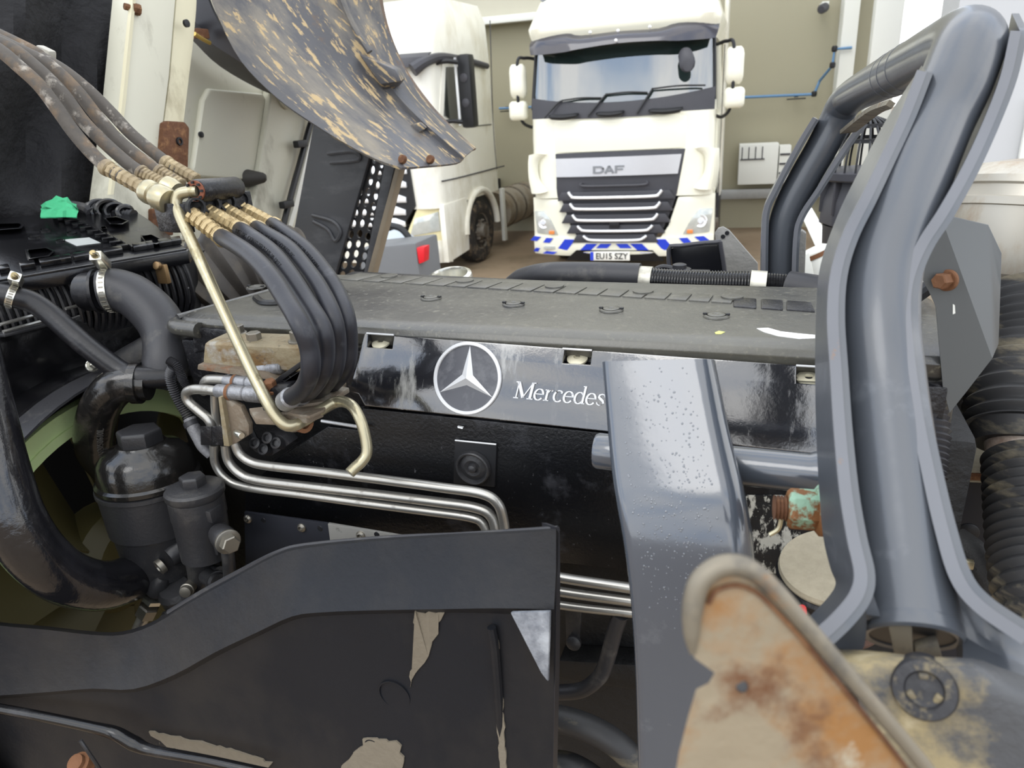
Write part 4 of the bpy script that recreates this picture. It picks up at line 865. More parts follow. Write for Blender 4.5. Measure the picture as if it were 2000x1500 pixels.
t = thing('fuel_valve', 'dark cast valve lump with small ports under the fuel filter', 'valve')
c_ = T(352, 1165, .87); b = NB(); lathe(b, c_, (0, -.3, 1), [(.03, -.04), (.036, -.02), (.036, .02), (.028, .03)], 20); obj('valve_body', b, m_cast, t)
for (x, y, Y, d_, r_) in ((415, 1130, .86, (1, -.4, .1), .018), (372, 1145, .85, (.4, -1, .2), .012), (340, 1195, .85, (-.2, -1, -.2), .013), (378, 1178, .84, (1, -.6, .2), .014)):
    b = NB(); lathe(b, T(x, y, Y), d_, [(r_, -.02), (r_, .012), (r_*1.15, .013), (r_*1.15, .017), (r_, .018), (r_*.9, .026), (r_*.5, .027)], 18); obj('valve_port', b, m_cast if r_ > .0125 else m_bolt, t)
b = NB(); tube(b, [T(352, 1165, .88), T(400, 1120, .88), T(430, 1120, .87)], .014, 12); obj('valve_arm', b, m_cast, t)
b = NB(); tube(b, [T(395, 1190, .85), T(365, 1215, .84), T(350, 1235, .83)], .012, 12); obj('outlet_pipe', b, m_pipe, t)
# ================================================================== engine cover and side panels
m_cover = mat('cover_plastic', '2c2c2c', .3, ior=1.65, var=.12, vs=14, bump=[(190, .22, 'n'), (30, .06, 'n')], layers=[('5c5a50', 3, .34, .72, (.6, 1, 1), .42), ('6c695c', 90, .56, .74, E1, .55)])
m_coverside = mat('cover_side', '17171a', .3, var=.2, vs=20, bump=[(170, .5, 'n')], layers=[('3c3c3e', 60, .55, .68, E1, .4)])
m_strip = mat('wet_panel', '1b1c20', .13, ior=2.1, var=.1, vs=10, bump=[(180, .05, 'n'), (60, .05, 'n')], layers=[('a9a9a4', 16, .57, .73, (1, .25, .25), .6), ('5a5a5a', 40, .58, .72, (1, .3, .3), .5)], coat=.3)
m_lower = mat('speckled_panel', '0c0d10', .3, var=.2, vs=20, bump=[(160, .35, 'n')], layers=[('565658', 95, .63, .72, E1, .7), ('8d8d8a', 14, .66, .78, (1.4, 1, .22), .7), ('3a3b40', 7, .55, .72, E1, .5)])
m_emb = mat('emblem_grey', 'c9cacb', .3, .3, var=.05)
m_washer = mat('cream_washer', 'cfc9b0', .4, .2, var=.15, vs=60)
m_chalk = mat('chalky_spill', 'e9e9e6', .7)
m_eng = mat('engine_block', '0c0c0d', .6, var=.3, vs=8, bump=[(40, .4, 'n')], layers=[('1f1d1b', 12, .55, .72, E1, .7)])
ZT = -.352
ec = thing('engine_cover', 'long black plastic engine top cover, dusty, with recessed washers and rear rib tiles', 'cover')
def plan(z, gr):
    return [V((-1.115+gr, 1.065-gr*.6, H+z)), V((-1.02, 1.058-gr, H+z)), V((-.4, 1.055-gr, H+z)), V((.24, 1.055-gr, H+z)), V((.26, 1.07, H+z)), V((.26, 1.40, H+z)), V((-1.03, 1.48, H+z)), V((-1.08+gr, 1.46, H+z))]
b = NB()
def ring_c(z, g):                       # outline of the cover, grown outwards by g
    P = [(-1.10, 1.085), (-1.07, 1.07), (.22, 1.07), (.25, 1.09), (.25, 1.385), (.2, 1.40), (-.98, 1.42), (-1.0, 1.40)]
    c_ = V((-.4, 1.24)); o = []
    for x, y in P: o.append(V((x+(g if x > -.4 else -g), y+(g if y > 1.24 else -g), H+z)))
    return o
loft(b, [ring_c(-.47, .008), ring_c(-.395, .006), ring_c(-.39, .012), ring_c(-.368, .018), ring_c(-.358, .012), ring_c(ZT, .0), ring_c(ZT+.001, -.02)]); obj('cover_shell', b, m_cover, ec, bev=.002)
b = NB(); prism(b, [V((-1.11, 1.05, H-.40)), V((.24, 1.048, H-.398)), V((.24, 1.046, H-.47)), V((-1.09, 1.05, H-.53)), V((-1.105, 1.05, H-.50))], (0, .3, 0)); obj('cover_skirt', b, m_coverside, ec, bev=.006)
b = NB(); P = [V((-1.13, 1.10, H-.375)), V((-1.12, 1.055, H-.375)), V((-1.05, 1.045, H-.377))]; tube(b, P, .016, 12); obj('corner_bead', b, m_cover, ec)
b = NB(); tube(b, [V((-1.125, 1.07, H-.362)), V((-1.02, 1.43, H-.362))], .008, 8, smooth=False); obj('end_lip', b, m_cover, ec)
b = NB(); prism(b, [T(*p, 1.045) for p in ((375, 640), (440, 645), (470, 668), (378, 690))], (0, .05, 0)); obj('clip_recess', b, m_coverside, ec, bev=.003)
# recessed washers along the top
for x, y in ((842, 583), (1003, 595), (1194, 606), (1399, 618), (500, 562), (660, 572)):
    p = TZ(x, y, ZT+.001); b = NB(); lathe_open(b, p, (0, 0, 1), [(.0215, .0005), (.0205, .003), (.0165, .0035), (.0155, -.001), (.0145, -.002), (.0145, .004), (.009, .0055), (.003, .005), (.0001, .003)], 32)
    obj('recessed_washer', b, m_cover, ec)
    for s in (-1, 1):
        b = NB(); box(b, p+V((s*.0185, 0, .0045)), (.007, .006, .003)); obj('washer_slot', b, m_black, ec, bev=.001)
b = NB(); P = [TZ(x, y, ZT+.003) for x, y in ((500, 582), (515, 592), (548, 592), (560, 585))]; tube(b, P, .008, 8); obj('cover_rib', b, m_coverside, ec)
# rib tiles along the back edge
tl = [652, 700, 742, 785, 827, 868, 909, 950, 993, 1038, 1082, 1125, 1168, 1212, 1255, 1300, 1342, 1386, 1430]
gf = lambda x: 545.5+(x-650)*.0602
gb_ = lambda x: 529+(x-650)*.0625
for i, (x0, x1) in enumerate(zip(tl, tl[1:])):
    sk = 46*(1-i/19)+2
    q = [(x0+3, gf(x0)-1.5), (x1-2, gf(x1)-1.5), (x1-2+sk, gb_(x1+sk)), (x0+3+sk, gb_(x0+sk))]
    pts = [TZ(x, y, ZT+.0035) for x, y in q]
    b = NB(); prism(b, pts, (0, 0, -.012)); obj('rib_tile', b, m_cover, ec, bev=.0015)
b = NB(); prism(b, [TZ(x, y, ZT-.008) for x, y in ((650, 546), (1430, 592), (1590, 602), (1580, 577), (1440, 566), (690, 530))], (0, 0, -.05)); obj('tile_bed', b, m_coverside, ec)
for x0, x1 in ((1432, 1478), (1486, 1530), (1536, 1585)):
    b = NB(); prism(b, [TZ(x, y, ZT+.004) for x, y in ((x0, gb_(x0)+1), (x1, gb_(x1)+1), (x1+(8 if x1 > 1550 else 0), gb_(x1)+20), (x0, gb_(x0)+19))], (0, 0, -.03)); obj('rear_block', b, m_coverside, ec, bev=.004)
for x in (908, 1083, 1256, 1430, 760):
    y = gf(x)-13; p = TZ(x, y, ZT+.004); b = NB(); lathe(b, p, (0, 0, 1), [(.02, -.002), (.0195, .002), (.008, .003), (.0001, .002)], 24); obj('rear_washer', b, m_cover, ec)
sp = [TZ(x, y, ZT+.0018) for x, y in ((1478, 641), (1500, 640), (1525, 647), (1560, 651), (1592, 654), (1592, 660), (1560, 661), (1520, 656), (1492, 648))]
b = NB(); prism(b, sp, (0, 0, -.002)); obj('chalk_stain', b, m_chalk, ec, lab='white chalky stain on the dusty cover')
b = NB(); prism(b, [TZ(x, y, ZT+.0017) for x, y in ((1396, 649), (1404, 646), (1416, 648), (1408, 652), (1398, 652))], (0, 0, -.0015)); obj('paint_fleck', b, mat('yellow_fleck', 'cdd07a', .6), ec)
# ------------------------------------------------------------------ panel with the maker's sign
fpn = Pl(T(720, 655, 1.045), T(1550, 712, 1.045), T(712, 794, .995))
pn = thing('engine_side_panel', 'black engine side panel with raised star emblem and lettering, streaked and wet', 'panel')
def fpoly(pxs, th=.02, off=0): return prism(NB(), [fpn.at(x, y, off) for x, y in pxs], -fpn.n*th)
obj('sign_strip', fpoly([(712, 651), (721, 650), (717, 678), (766, 681), (769, 655), (1103, 680), (1099, 709), (1153, 712), (1156, 684), (1556, 713), (1555, 748), (1640, 754), (1640, 892), (1182, 843), (712, 793), (700, 770), (682, 764)]), m_strip, pn, bev=.0025)
for x0, y0, wx_, (bx, by_) in ((717, 651, 52, (745, 671)), (1100, 681, 56, (1128, 702)), (1556, 714, 60, (1579, 741))):
    P = [(x0, y0), (x0+wx_, y0+4), (x0+wx_, y0+32), (x0-2, y0+29)]
    b = NB(); loft(b, [[fpn.at(x, y, 0) for x, y in P], [fpn.at(x, y, -.025) for x, y in P]], cap=False); face(b, [b.verts.new(fpn.at(x, y, -.025)) for x, y in P]); obj('bolt_pocket', b, m_black, pn)
    b = NB(); P2 = [(x0-1, y0), (x0+wx_, y0+3.4)]; tube(b, [fpn.at(*P2[0], .0), fpn.at(*P2[1], .0)], .0018, 6, smooth=False); obj('pocket_lip', b, m_emb, pn)
    b = NB(); lathe(b, fpn.at(bx, by_, -.018), (0, -.35, 1), [(.017, 0), (.017, .003), (.012, .005), (.006, .006), (.005, .003), (.0001, .003)], 24); obj('panel_washer', b, m_washer, pn)
ec_ = fpn.loc(fpn.at(913, 739)); rr = (fpn.loc(fpn.at(979, 742))-fpn.loc(fpn.at(847, 736))).length/2
b = NB(); u_, v_ = fpn.ex, fpn.ey
loft(b, [[fpn.glo(ec_.x+r*math.cos(a), ec_.y+r*math.sin(a), h) for r, h in ((rr, 0), (rr, .003), (rr-.0012, .0045), (rr-.0052, .0045), (rr-.0064, .003), (rr-.0064, 0))] for a in (2*math.pi*k/72 for k in range(73))], cap=False); obj('emblem_ring', b, m_emb, pn)
b = NB()
for k in range(3):
    a = R(90+120*k); tip = fpn.glo(ec_.x+(rr-.006)*math.cos(a), ec_.y+(rr-.006)*math.sin(a), .0015); cen = fpn.glo(ec_.x, ec_.y, .0075); o_ = []
    for s in (-1, 1): o_.append(fpn.glo(ec_.x+.0115*math.cos(a+s*R(60)), ec_.y+.0115*math.sin(a+s*R(60)), .0008))
    q = [b.verts.new(p) for p in (tip, o_[0], cen, o_[1])]; face(b, [q[0], q[1], q[2]]); face(b, [q[0], q[2], q[3]])
bmesh.ops.remove_doubles(b, verts=b.verts, dist=1e-5); obj('emblem_star', b, m_emb, pn, ang=5)
b = NB(); lathe(b, fpn.glo(ec_.x, ec_.y, .0), fpn.n, [(rr-.006, .0002), (rr-.006, .0008), (.0001, .0008)], 48); obj('emblem_field', b, mat('emblem_field', '4a4b50', .22, layers=[('6a6b6e', 20, .5, .7, E1, .3)]), pn)
# serif lettering drawn with a pen of changing width
def serif(x, y, w=.3, t=.06): return [(x-w/2, y, t), (x+w/2, y, t)]
GL = {
 'M': (1.18, [[(.16, .02, .07), (.16, .98, .07)], [(.14, .98, .17), (.58, .06, .17)], [(.56, .06, .06), (1.0, .98, .06)], [(1.0, 0, .15), (1.0, 1, .15)], serif(.16, .02, .3), serif(1.0, .02, .36), serif(.1, .98, .24), serif(1.06, .98, .24)]),
 'e': (.62, [arc(.3, .33, .25, .33, 0, 180, .12, .05, 10), arc(.3, .33, .25, .33, 180, 325, .12, .05, 10), [(.08, .36, .05), (.55, .36, .05)]]),
 'r': (.52, [[(.16, 0, .12), (.16, .66, .12)], serif(.16, .02, .32, .05), serif(.1, .64, .16, .05), [(.2, .45, .05), (.27, .6, .06), (.38, .65, .08), (.44, .58, .11)]]),
 'c': (.6, [arc(.32, .33, .26, .33, 48, 180, .12, .05, 10), arc(.32, .33, .26, .33, 180, 318, .12, .05, 10), [(.46, .5, .1), (.52, .62, .05)]]),
 'd': (.68, [arc(.3, .33, .24, .33, 40, 180, .12, .05, 10), arc(.3, .33, .24, .33, 180, 320, .12, .05, 10), [(.54, 0, .12), (.54, 1.04, .12)], serif(.6, .02, .16, .05), serif(.48, 1.02, .14, .05)]),
 's': (.52, [[(.44, .5, .05), (.4, .62, .06), (.25, .66, .06), (.12, .6, .1), (.1, .48, .12), (.22, .38, .13), (.36, .28, .13), (.42, .16, .11), (.34, .05, .07), (.2, .01, .05), (.08, .08, .06), (.05, .18, .05)]]),
 '-': (.42, [[(.06, .3, .1), (.36, .3, .1)]]),
 'B': (.8, [[(.16, 0, .14), (.16, 1, .14)], serif(.14, .02, .26), serif(.14, .98, .26), [(.16, .98, .06), (.42, .98, .06)], arc(.42, .75, .22, .23, 90, -90, .14, .05), [(.16, .52, .06), (.44, .52, .06)], arc(.44, .27, .27, .25, 90, -90, .14, .05), [(.16, .02, .06), (.44, .02, .06)]]),
 'n': (.72, [[(.16, 0, .12), (.16, .66, .12)], serif(.16, .02, .3, .05), serif(.1, .64, .16, .05), [(.2, .5, .05), (.3, .62, .06), (.44, .64, .08), (.54, .52, .12), (.54, 0, .12)], serif(.54, .02, .3, .05)]),
 'z': (.56, [[(.08, .63, .06), (.5, .63, .06)], [(.46, .6, .12), (.12, .05, .12)], [(.08, .02, .06), (.52, .02, .06)]])}
p0, p1 = fpn.loc(fpn.at(1003, 777)), fpn.loc(fpn.at(1181, 793)); wtot = sum(GL[c_][0] for c_ in 'Mercedes'); S_ = (p1.x-p0.x)/wtot; hgt = .0275
b = NB(); cx = 0
for c_ in 'Mercedes-Benz':
    strokes(b, GL[c_][1], lambda x, y, z, cx=cx: fpn.glo(p0.x+(cx+x+.16*y)*S_, p0.y+(p1.y-p0.y)*((cx+x)/wtot)+y*hgt, z), .0032); cx += GL[c_][0]
obj('lettering', b, m_emb, pn, ang=20, lab='raised pale serif letters in italics')
# lower black part
YL = 1.0
obj('lower_skirt', prism(NB(), [T(*p, YL) for p in ((708, 797), (1182, 846), (1640, 894), (1640, 1160), (1225, 1113), (1096, 1100), (880, 1090), (478, 1105), (478, 958), (560, 880), (640, 834), (690, 840))], (0, .02, 0)), m_lower, pn, bev=.003)
b = NB(); hexa(b, [T(*p, YL-.004) for p in ((640, 833), (716, 842), (705, 930), (520, 910))]+[p_+V((0, .02, 0)) for p_ in [T(*p, YL-.004) for p in ((640, 833), (716, 842), (705, 930), (520, 910))]]); obj('skirt_step', b, m_lower, pn, bev=.003)
b = NB(); tube(b, [T(628, 822, YL-.012), T(716, 836, YL-.012)], .003, 6, smooth=False); obj('skirt_edge', b, m_emb, pn)
b = NB(); prism(b, [T(*p, YL-.005) for p in ((888, 861), (970, 868), (966, 952), (885, 944))], (0, .012, 0)); pg_ = obj('plug_frame', b, m_black, pn, bev=.002)
b = NB(); tube(b, [T(889, 860, YL-.006), T(969, 868, YL-.006)], .0016, 6, smooth=False); obj('frame_lip', b, m_emb, pg_)
b = NB(); lathe_open(b, T(925, 912, YL-.006), (0, -1, .0), [(.032, 0), (.031, .008), (.029, .010), (.0265, .009), (.024, .003), (.015, .006), (.009, .004), (.007, .010), (.004, .012), (.0001, .0125)], 40); obj('rubber_plug', b, m_cast, pg_)
b = NB(); prism(b, [fpn.at(x, y, -.008) for x, y in ((895, 831), (906, 833), (905, 836), (896, 834))], V((0, -.004, 0))); obj('moulded_mark', b, m_emb, pn)
# plate with round-headed screws above the mudguard
t = thing('bracket_plate', 'black plate with silver right half and round-headed screws behind the mudguard edge', 'plate')
YB = .95
m_half = mat('scuffed_silver', 'b4b3ae', .35, .5, var=.1, layers=[('55554f', 30, .6, .72, E1, .5)])
b = NB(); prism(b, [T(*p, YB) for p in ((477, 1000), (640, 1023), (650, 1100), (480, 1140))], (0, .006, 0)); obj('plate_dark', b, mat('slate_plate', '2f3138', .4, .2), t, bev=.001)
b = NB(); prism(b, [T(*p, YB) for p in ((640, 1023), (800, 1050), (800, 1100), (650, 1100))], (0, .006, 0)); obj('plate_bright', b, m_half, t, bev=.001)
for x, y in ((485, 1013), (590, 1030), (705, 1045)):
    b = NB(); lathe_open(b, T(x, y, YB), (0, -1, .1), [(.009, 0), (.0088, .003), (.006, .0065), (.0042, .007), (.004, .003), (.0001, .003)], 20); obj('round_head_screw', b, m_bolt, t)
for x, y in ((514, 1016), (625, 1032), (736, 1044)):
    b = NB(); lathe(b, T(x, y, YB), (0, -1, .1), [(.006, 0), (.005, .0008), (.0001, .0009)], 16); obj('screw_hole', b, m_black, t)
# dark engine block behind and below everything
eb = thing('engine_block', 'dark dirty engine block with an oily ledge, below and behind the side panel', 'engine')
b = NB(); box(b, (-.45, 1.33, H-.95), (1.5, .5, .92)); obj('block', b, m_eng, eb, bev=.02)
b = NB(); prism(b, [T(*p, YL-.002) for p in ((1448, 968), (1566, 968), (1560, 1120), (1470, 1120))], (0, .004, 0)); obj('speckled_plate', b, mat('paint_speckle', '17181a', .5, var=.2, bump=[(60, .4, 'n')], layers=[('b7b5aa', 55, .5, .56, (1, 1, .45), .8)]), pn, lab='plate speckled with whitish flaking paint')
# ================================================================== the three steel pipes in front of the panel
for lab, P, r_ in (('lowest of the three bright steel pipes running along the engine panel', [(418, 868), (420, 905), (440, 934), (478, 951), (590, 966), (700, 981), (830, 998), (915, 1010), (942, 1022), (952, 1050), (954, 1090), (975, 1125), (1010, 1162), (1100, 1182), (1240, 1198)], .0078),
                   ('middle of the three bright steel pipes running along the engine panel', [(440, 868), (446, 900), (470, 926), (505, 938), (600, 950), (720, 964), (850, 980), (930, 992), (960, 1010), (969, 1045), (972, 1085), (990, 1115), (1030, 1140), (1100, 1156), (1240, 1175)], .0088),
                   ('upper of the three bright steel pipes running along the engine panel', [(458, 865), (468, 886), (490, 902), (525, 910), (620, 921), (740, 936), (860, 952), (940, 964), (972, 984), (984, 1020), (988, 1060), (1005, 1095), (1045, 1115), (1100, 1129), (1240, 1150)], .0086)):
    t = thing('steel_pipe', lab, 'pipe'); b = NB(); tube(b, [T(x, y, .93 if y < 1040 and x < 1000 else .925) for x, y in P], r_, 14); obj('pipe_run', b, m_pipe, t)
# ================================================================== valve block, its pipes and the connection plates
vb = thing('valve_block', 'corroded valve block with hexagon bolts, steel pipe stubs and stacked brown plates', 'valve')
m_vb = mat('yellowed_casting', '8a7f66', .55, .1, var=.2, vs=30, bump=[(90, .4, 'n')], layers=[('6b5230', 12, .5, .68, (.7, 1, 2), .7), ('9a9a94', 18, .55, .7, E1, .5), ('44403a', 40, .6, .7, E1, .8)])
m_vtop = mat('grey_casting', '8b8a84', .5, .2, var=.15, vs=30, bump=[(90, .3, 'n')], layers=[('6b6252', 16, .52, .7, E1, .7)])
m_fit = mat('plated_fitting', '8e8f92', .38, .6, var=.25, vs=40, bump=[(80, .4, 'n')], layers=[('8a6240', 14, .62, .72, E1, .8), ('5a5a5a', 26, .55, .7, E1, .6)])
m_plates = mat('corroded_plate', '75695a', .65, .2, var=.2, vs=30, bump=[(70, .4, 'n')], layers=[('8f8a7e', 22, .52, .68, E1, .6), ('7a4a28', 14, .6, .72, E1, .8)])
m_orange = mat('orange_rust', '6e4a30', .8, var=.25, vs=50, bump=[(90, .5, 'n')])
m_zinc = mat('yellow_zinc', 'aba388', .3, .7, var=.12, vs=20, layers=[('6e6342', 30, .58, .72, (1, 1, .4), .5), ('d8d2b4', 14, .55, .7, (1, 1, .3), .3)])
YV = .97
b = NB(); p8 = [T(*p, YV) for p in ((392, 716), (590, 730), (592, 676), (396, 668))]; q8 = [V((p.x, YV+.07, p.z)) for p in p8]; hexa(b, p8+q8); vbody = obj('block_body', b, m_vb, vb, bev=.012, seg=3)
b = NB(); hexa(b, [T(*p, YV-.012) for p in ((385, 722), (545, 745), (520, 728), (386, 712))]+[V((p.x, YV+.09, p.z)) for p in [T(*p, YV-.012) for p in ((385, 722), (545, 745), (520, 728), (386, 712))]]); obj('block_flange', b, m_plates, vb, bev=.002)
for x, y, yy, s in ((497, 663, .995, 1), (465, 645, 1.03, .85), (582, 660, .995, 1)):
    p = T(x, y, yy); p.z = p8[2].z-.006 if False else p.z
    b = NB(); hexbolt(b, p-V((0, 0, .008)), (0, 0, 1), .0135*s, .022*s); obj('hexagon_bolt', b, m_bolt, vb)
def vt(P, r, Y=.94): 
    b = NB(); tube(b, [T(*p, Y) if len(p) == 2 else T(p[0], p[1], p[2]) for p in P], r, 14); return obj('pipe_stub', b, m_pipe, vb)
vt([(432, 765), (400, 761), (376, 761), (364, 768), (368, 784), (388, 802), (408, 820), (417, 845), (419, 880)], .0092)
vt([(515, 746, .96), (470, 744, .96), (420, 741, .96), (402, 745, .96), (398, 765, .97)], .0095)
vt([(510, 719, .98), (478, 723, .98), (455, 731, .98), (440, 742, .98)], .0078)
vt([(420, 770, .95), (421, 800, .95), (425, 830, .95), (438, 858, .945), (442, 880, .94)], .0085)
for (x0, y0, x1, y1, Y, r_) in ((424, 763, 515, 772, .935, .0135), (440, 744, 512, 750, .955, .012), (478, 723, 552, 718, .975, .01)):
    a_, c_ = T(x0, y0, Y), T(x1, y1, Y); d_ = c_-a_; L_ = d_.length
    b = NB(); lathe(b, a_, d_, [(r_*.85, 0), (r_*.92, L_*.02), (r_*.92, L_*.24), (r_*1.12, L_*.26), (r_*1.12, L_*.33), (r_*.98, L_*.34), (r_*1.02, L_*.6), (r_*.9, L_*.62), (r_*1.1, L_*.66), (r_*1.1, L_*.96), (r_*.8, L_)], 20); fb = obj('ferrule', b, m_fit, vb)
    b = NB(); lathe_open(b, a_, d_, [(r_*1.13, L_*.26), (r_*1.15, L_*.29), (r_*1.13, L_*.33)], 20); obj('rust_ring', b, m_orange, fb)
# black clip arms and spring
for q in (((525, 752), (545, 735), (595, 700), (594, 712), (552, 742), (548, 752), (535, 757)), ((545, 742), (556, 744), (598, 716), (597, 742), (560, 775), (552, 768), (590, 738), (590, 724), (560, 748))):
    b = NB(); prism(b, [T(*p, .9) for p in q], (0, .02, 0)); obj('clip_arm', b, m_black, vb, bev=.0015)
b = NB(); prism(b, [T(*p, .875) for p in ((508, 766), (530, 757), (560, 753), (567, 768), (566, 798), (545, 807), (512, 804))], (0, .03, 0)); kb = obj('clamp_block', b, m_coverside, vb, bev=.005)
b = NB(); hexbolt(b, T(532, 763, .885), (0, -.2, 1), .0105, .02); obj('rusty_bolt', b, m_orange, kb, lab='rusty hexagon bolt')
# stacked plates
for q, Y, th in ((((487, 796), (560, 790), (640, 758), (642, 778), (606, 814), (558, 808), (545, 818), (498, 820)), .89, .010), (((560, 792), (620, 752), (682, 758), (640, 787), (602, 782)), .90, .006)): pass
zP = T(600, 800, .895).z-H
for q, z, th in ((((486, 797), (566, 788), (640, 752), (676, 745), (672, 756), (634, 788), (630, 802), (598, 815), (556, 808), (544, 818), (497, 816)), zP, .012), (((568, 792), (625, 744), (682, 757), (642, 783)), zP+.010, .009), (((600, 782), (642, 785), (632, 800), (604, 812), (560, 806)), zP+.005, .006), (((640, 752), (672, 738), (676, 745), (655, 757)), zP+.014, .006)):
    b = NB(); prism(b, [TZ(x, y, z) for x, y in q], (0, 0, -th)); obj('stacked_plate', b, m_plates, vb, bev=.002)
b = NB(); ringband(b, T(592, 826, .88), (1, -.35, .1), .0095, .0165, .012, 20); obj('rusty_eye', b, m_orange, vb, lab='orange rusted eye of the plate')
b = NB(); lathe(b, T(578, 822, .895), (0, -.5, 1), [(.02, -.006), (.022, 0), (.018, .004)], 20); obj('plate_ring', b, m_plates, vb)
# bracket under the pipes with clamp blocks
b = NB(); prism(b, [T(*p, .925) for p in ((428, 778), (450, 783), (470, 795), (486, 830), (486, 850), (452, 872), (440, 870), (436, 830))], (0, .012, 0)); br = obj('pipe_bracket', b, m_plates, vb, bev=.002)
b = NB(); prism(b, [T(*p, .915) for p in ((426, 776), (432, 776), (448, 872), (437, 871))], (0, .03, 0)); obj('bracket_edge', b, m_vb, vb, bev=.001)
b = NB(); lathe(b, T(462, 845, .924), (1, -.5, 0), [(.0065, 0), (.0065, .02), (.0055, .022)], 14); obj('bracket_stud', b, m_clamp, vb)
for x0, x1 in ((392, 413), (413, 435)):
    b = NB(); hexa(b, [T(*p, .915) for p in ((x0, 869), (x1, 870), (x1, 833), (x0, 832))]+[T(*p, .95) for p in ((x0, 869), (x1, 870), (x1, 833), (x0, 832))]); obj('rubber_block', b, m_coverside, vb, bev=.0015)
# small dark electrical connectors behind the pipes
t = thing('connector_block', 'dark ribbed electrical connector block behind the bent steel pipes', 'connector')
b = NB(); prism(b, [T(*p, .97) for p in ((484, 868), (520, 846), (548, 850), (566, 868), (530, 892), (498, 884))], (0, .03, 0)); obj('connector_base', b, m_cast, t, bev=.004)
for x, y in ((504, 866), (528, 856), (545, 866), (520, 878)):
    b = NB(); lathe(b, T(x, y, .965), (.1, -1, .6), [(.011, -.01), (.011, .012), (.007, .014), (.006, .008)], 16); obj('connector_socket', b, m_cast, t)
b = NB(); tube(b, [T(470, 790, .985), T(478, 815, .985), T(490, 840, .98), T(500, 862, .975)], .006, 8); obj('connector_lead', b, m_black, t)
# the bent rod
rod = thing('locking_rod', 'yellow zinc bent rod running from the hose coupling down through the stacked plates', 'rod')
PR = [(386, 374, 1.0), (366, 375, .995), (350, 380, .99), (344, 394, .985), (350, 418, .98), (378, 480, .965), (410, 550, .945), (440, 615, .925), (468, 676, .9), (496, 735, .875), (522, 785, .855), (540, 814, .85), (558, 830, .852), (576, 830, .862), (594, 822, .88), (625, 802, .9), (655, 786, .925), (676, 786, .92), (692, 798, .91), (706, 826, .9), (715, 862, .892), (716, 886, .885), (706, 902, .875), (694, 913, .865), (683, 924, .855)]
b = NB(); tube(b, [T(*p) for p in PR], [.0098]*17+[.0092]*8, 16); obj('rod_bar', b, m_zinc, rod)
# ================================================================== hose coupling and eight hydraulic hoses
m_hyd = mat('hydraulic_rubber', '24252b', .42, var=.15, vs=30, bump=[(200, .1, 'n')], layers=[('4b4c50', 18, .58, .75, E1, .5)])
m_old = mat('weathered_hose', '4a453f', .65, var=.25, vs=40, bump=[(120, .25, 'n')], layers=[('a09a90', 26, .56, .68, E1, .8), ('6e5c48', 18, .52, .7, E1, .8)])
m_brass = mat('brass_ferrule', 'ad9a74', .38, .6, var=.15, vs=50, layers=[('7d6a48', 40, .55, .7, E1, .5), ('d6c193', 25, .56, .7, E1, .3)])
m_bold = mat('weathered_ferrule', '8f8064', .55, .35, var=.2, vs=50, layers=[('6b6156', 30, .5, .68, E1, .7), ('a89878', 20, .55, .7, E1, .5)])
cp = thing('hose_coupling', 'black multi-hose coupling block with barrel, seen in mid air between the hoses', 'coupling')
a_, c_ = T(383, 373, 1.0), T(462, 366, 1.12); ya = (c_-a_).normalized()
b = NB(); lathe(b, a_, ya, [(.012, 0), (.018, 0), (.0195, .004), (.0195, (c_-a_).length-.004), (.018, (c_-a_).length)], 28); obj('barrel', b, m_coverside, cp)
b = NB(); lathe_open(b, a_, -ya, [(.0175, -.001), (.0175, .004), (.010, .004), (.010, -.002)], 24); obj('barrel_bush', b, mat('copper_brown', '7d4a35', .5, .4), cp)
for k in range(8):
    an = 2*math.pi*k/8; u0, v0, _ = axes(ya); b = NB(); box(b, a_-ya*.006+(u0*math.cos(an)+v0*math.sin(an))*.0145, (.004, .004, .004)); obj('bush_tooth', b, m_black, cp)
def hexq(q, Y0, Y1, bev=.004, m=m_coverside, name='plate'):
    b = NB(); hexa(b, [T(x, y, Y0) for x, y in q[:4]]+[T(x, y, Y1) for x, y in q[4:]]); return obj(name, b, m, cp, bev=bev)
b = NB(); p0_, p1_ = T(330, 420, .985), T(480, 398, 1.13)
dd = (p1_-p0_).normalized(); nn_ = dd.cross(V((0, 0, 1))).normalized()
def bar(name, o0, o1, h, th, dz=0, dn_=0, m=m_coverside, bev=.003):
    A = [T(*o0), T(*o1)]; b = NB(); u_ = V((0, 0, 1)); hexa(b, [A[0]+nn_*(dn_-th/2)+u_*(dz-h/2), A[1]+nn_*(dn_-th/2)+u_*(dz-h/2), A[1]+nn_*(dn_-th/2)+u_*(dz+h/2), A[0]+nn_*(dn_-th/2)+u_*(dz+h/2), A[0]+nn_*(dn_+th/2)+u_*(dz-h/2), A[1]+nn_*(dn_+th/2)+u_*(dz-h/2), A[1]+nn_*(dn_+th/2)+u_*(dz+h/2), A[0]+nn_*(dn_+th/2)+u_*(dz+h/2)]); return obj(name, b, m, cp, bev=bev)
bar('coupling_plate', (345, 415, .985), (488, 388, 1.15), .03, .014)
bar('lower_plate', (318, 425, .975), (362, 425, 1.0), .05, .05)
for i, (x, y) in enumerate(((382, 405), (412, 400), (443, 395), (470, 390))):
    b = NB(); ringband(b, T(x, y, 1.0+.045*i-.012), nn_, .013, .0165, .01, 20); obj('port_ring', b, m_black, cp)
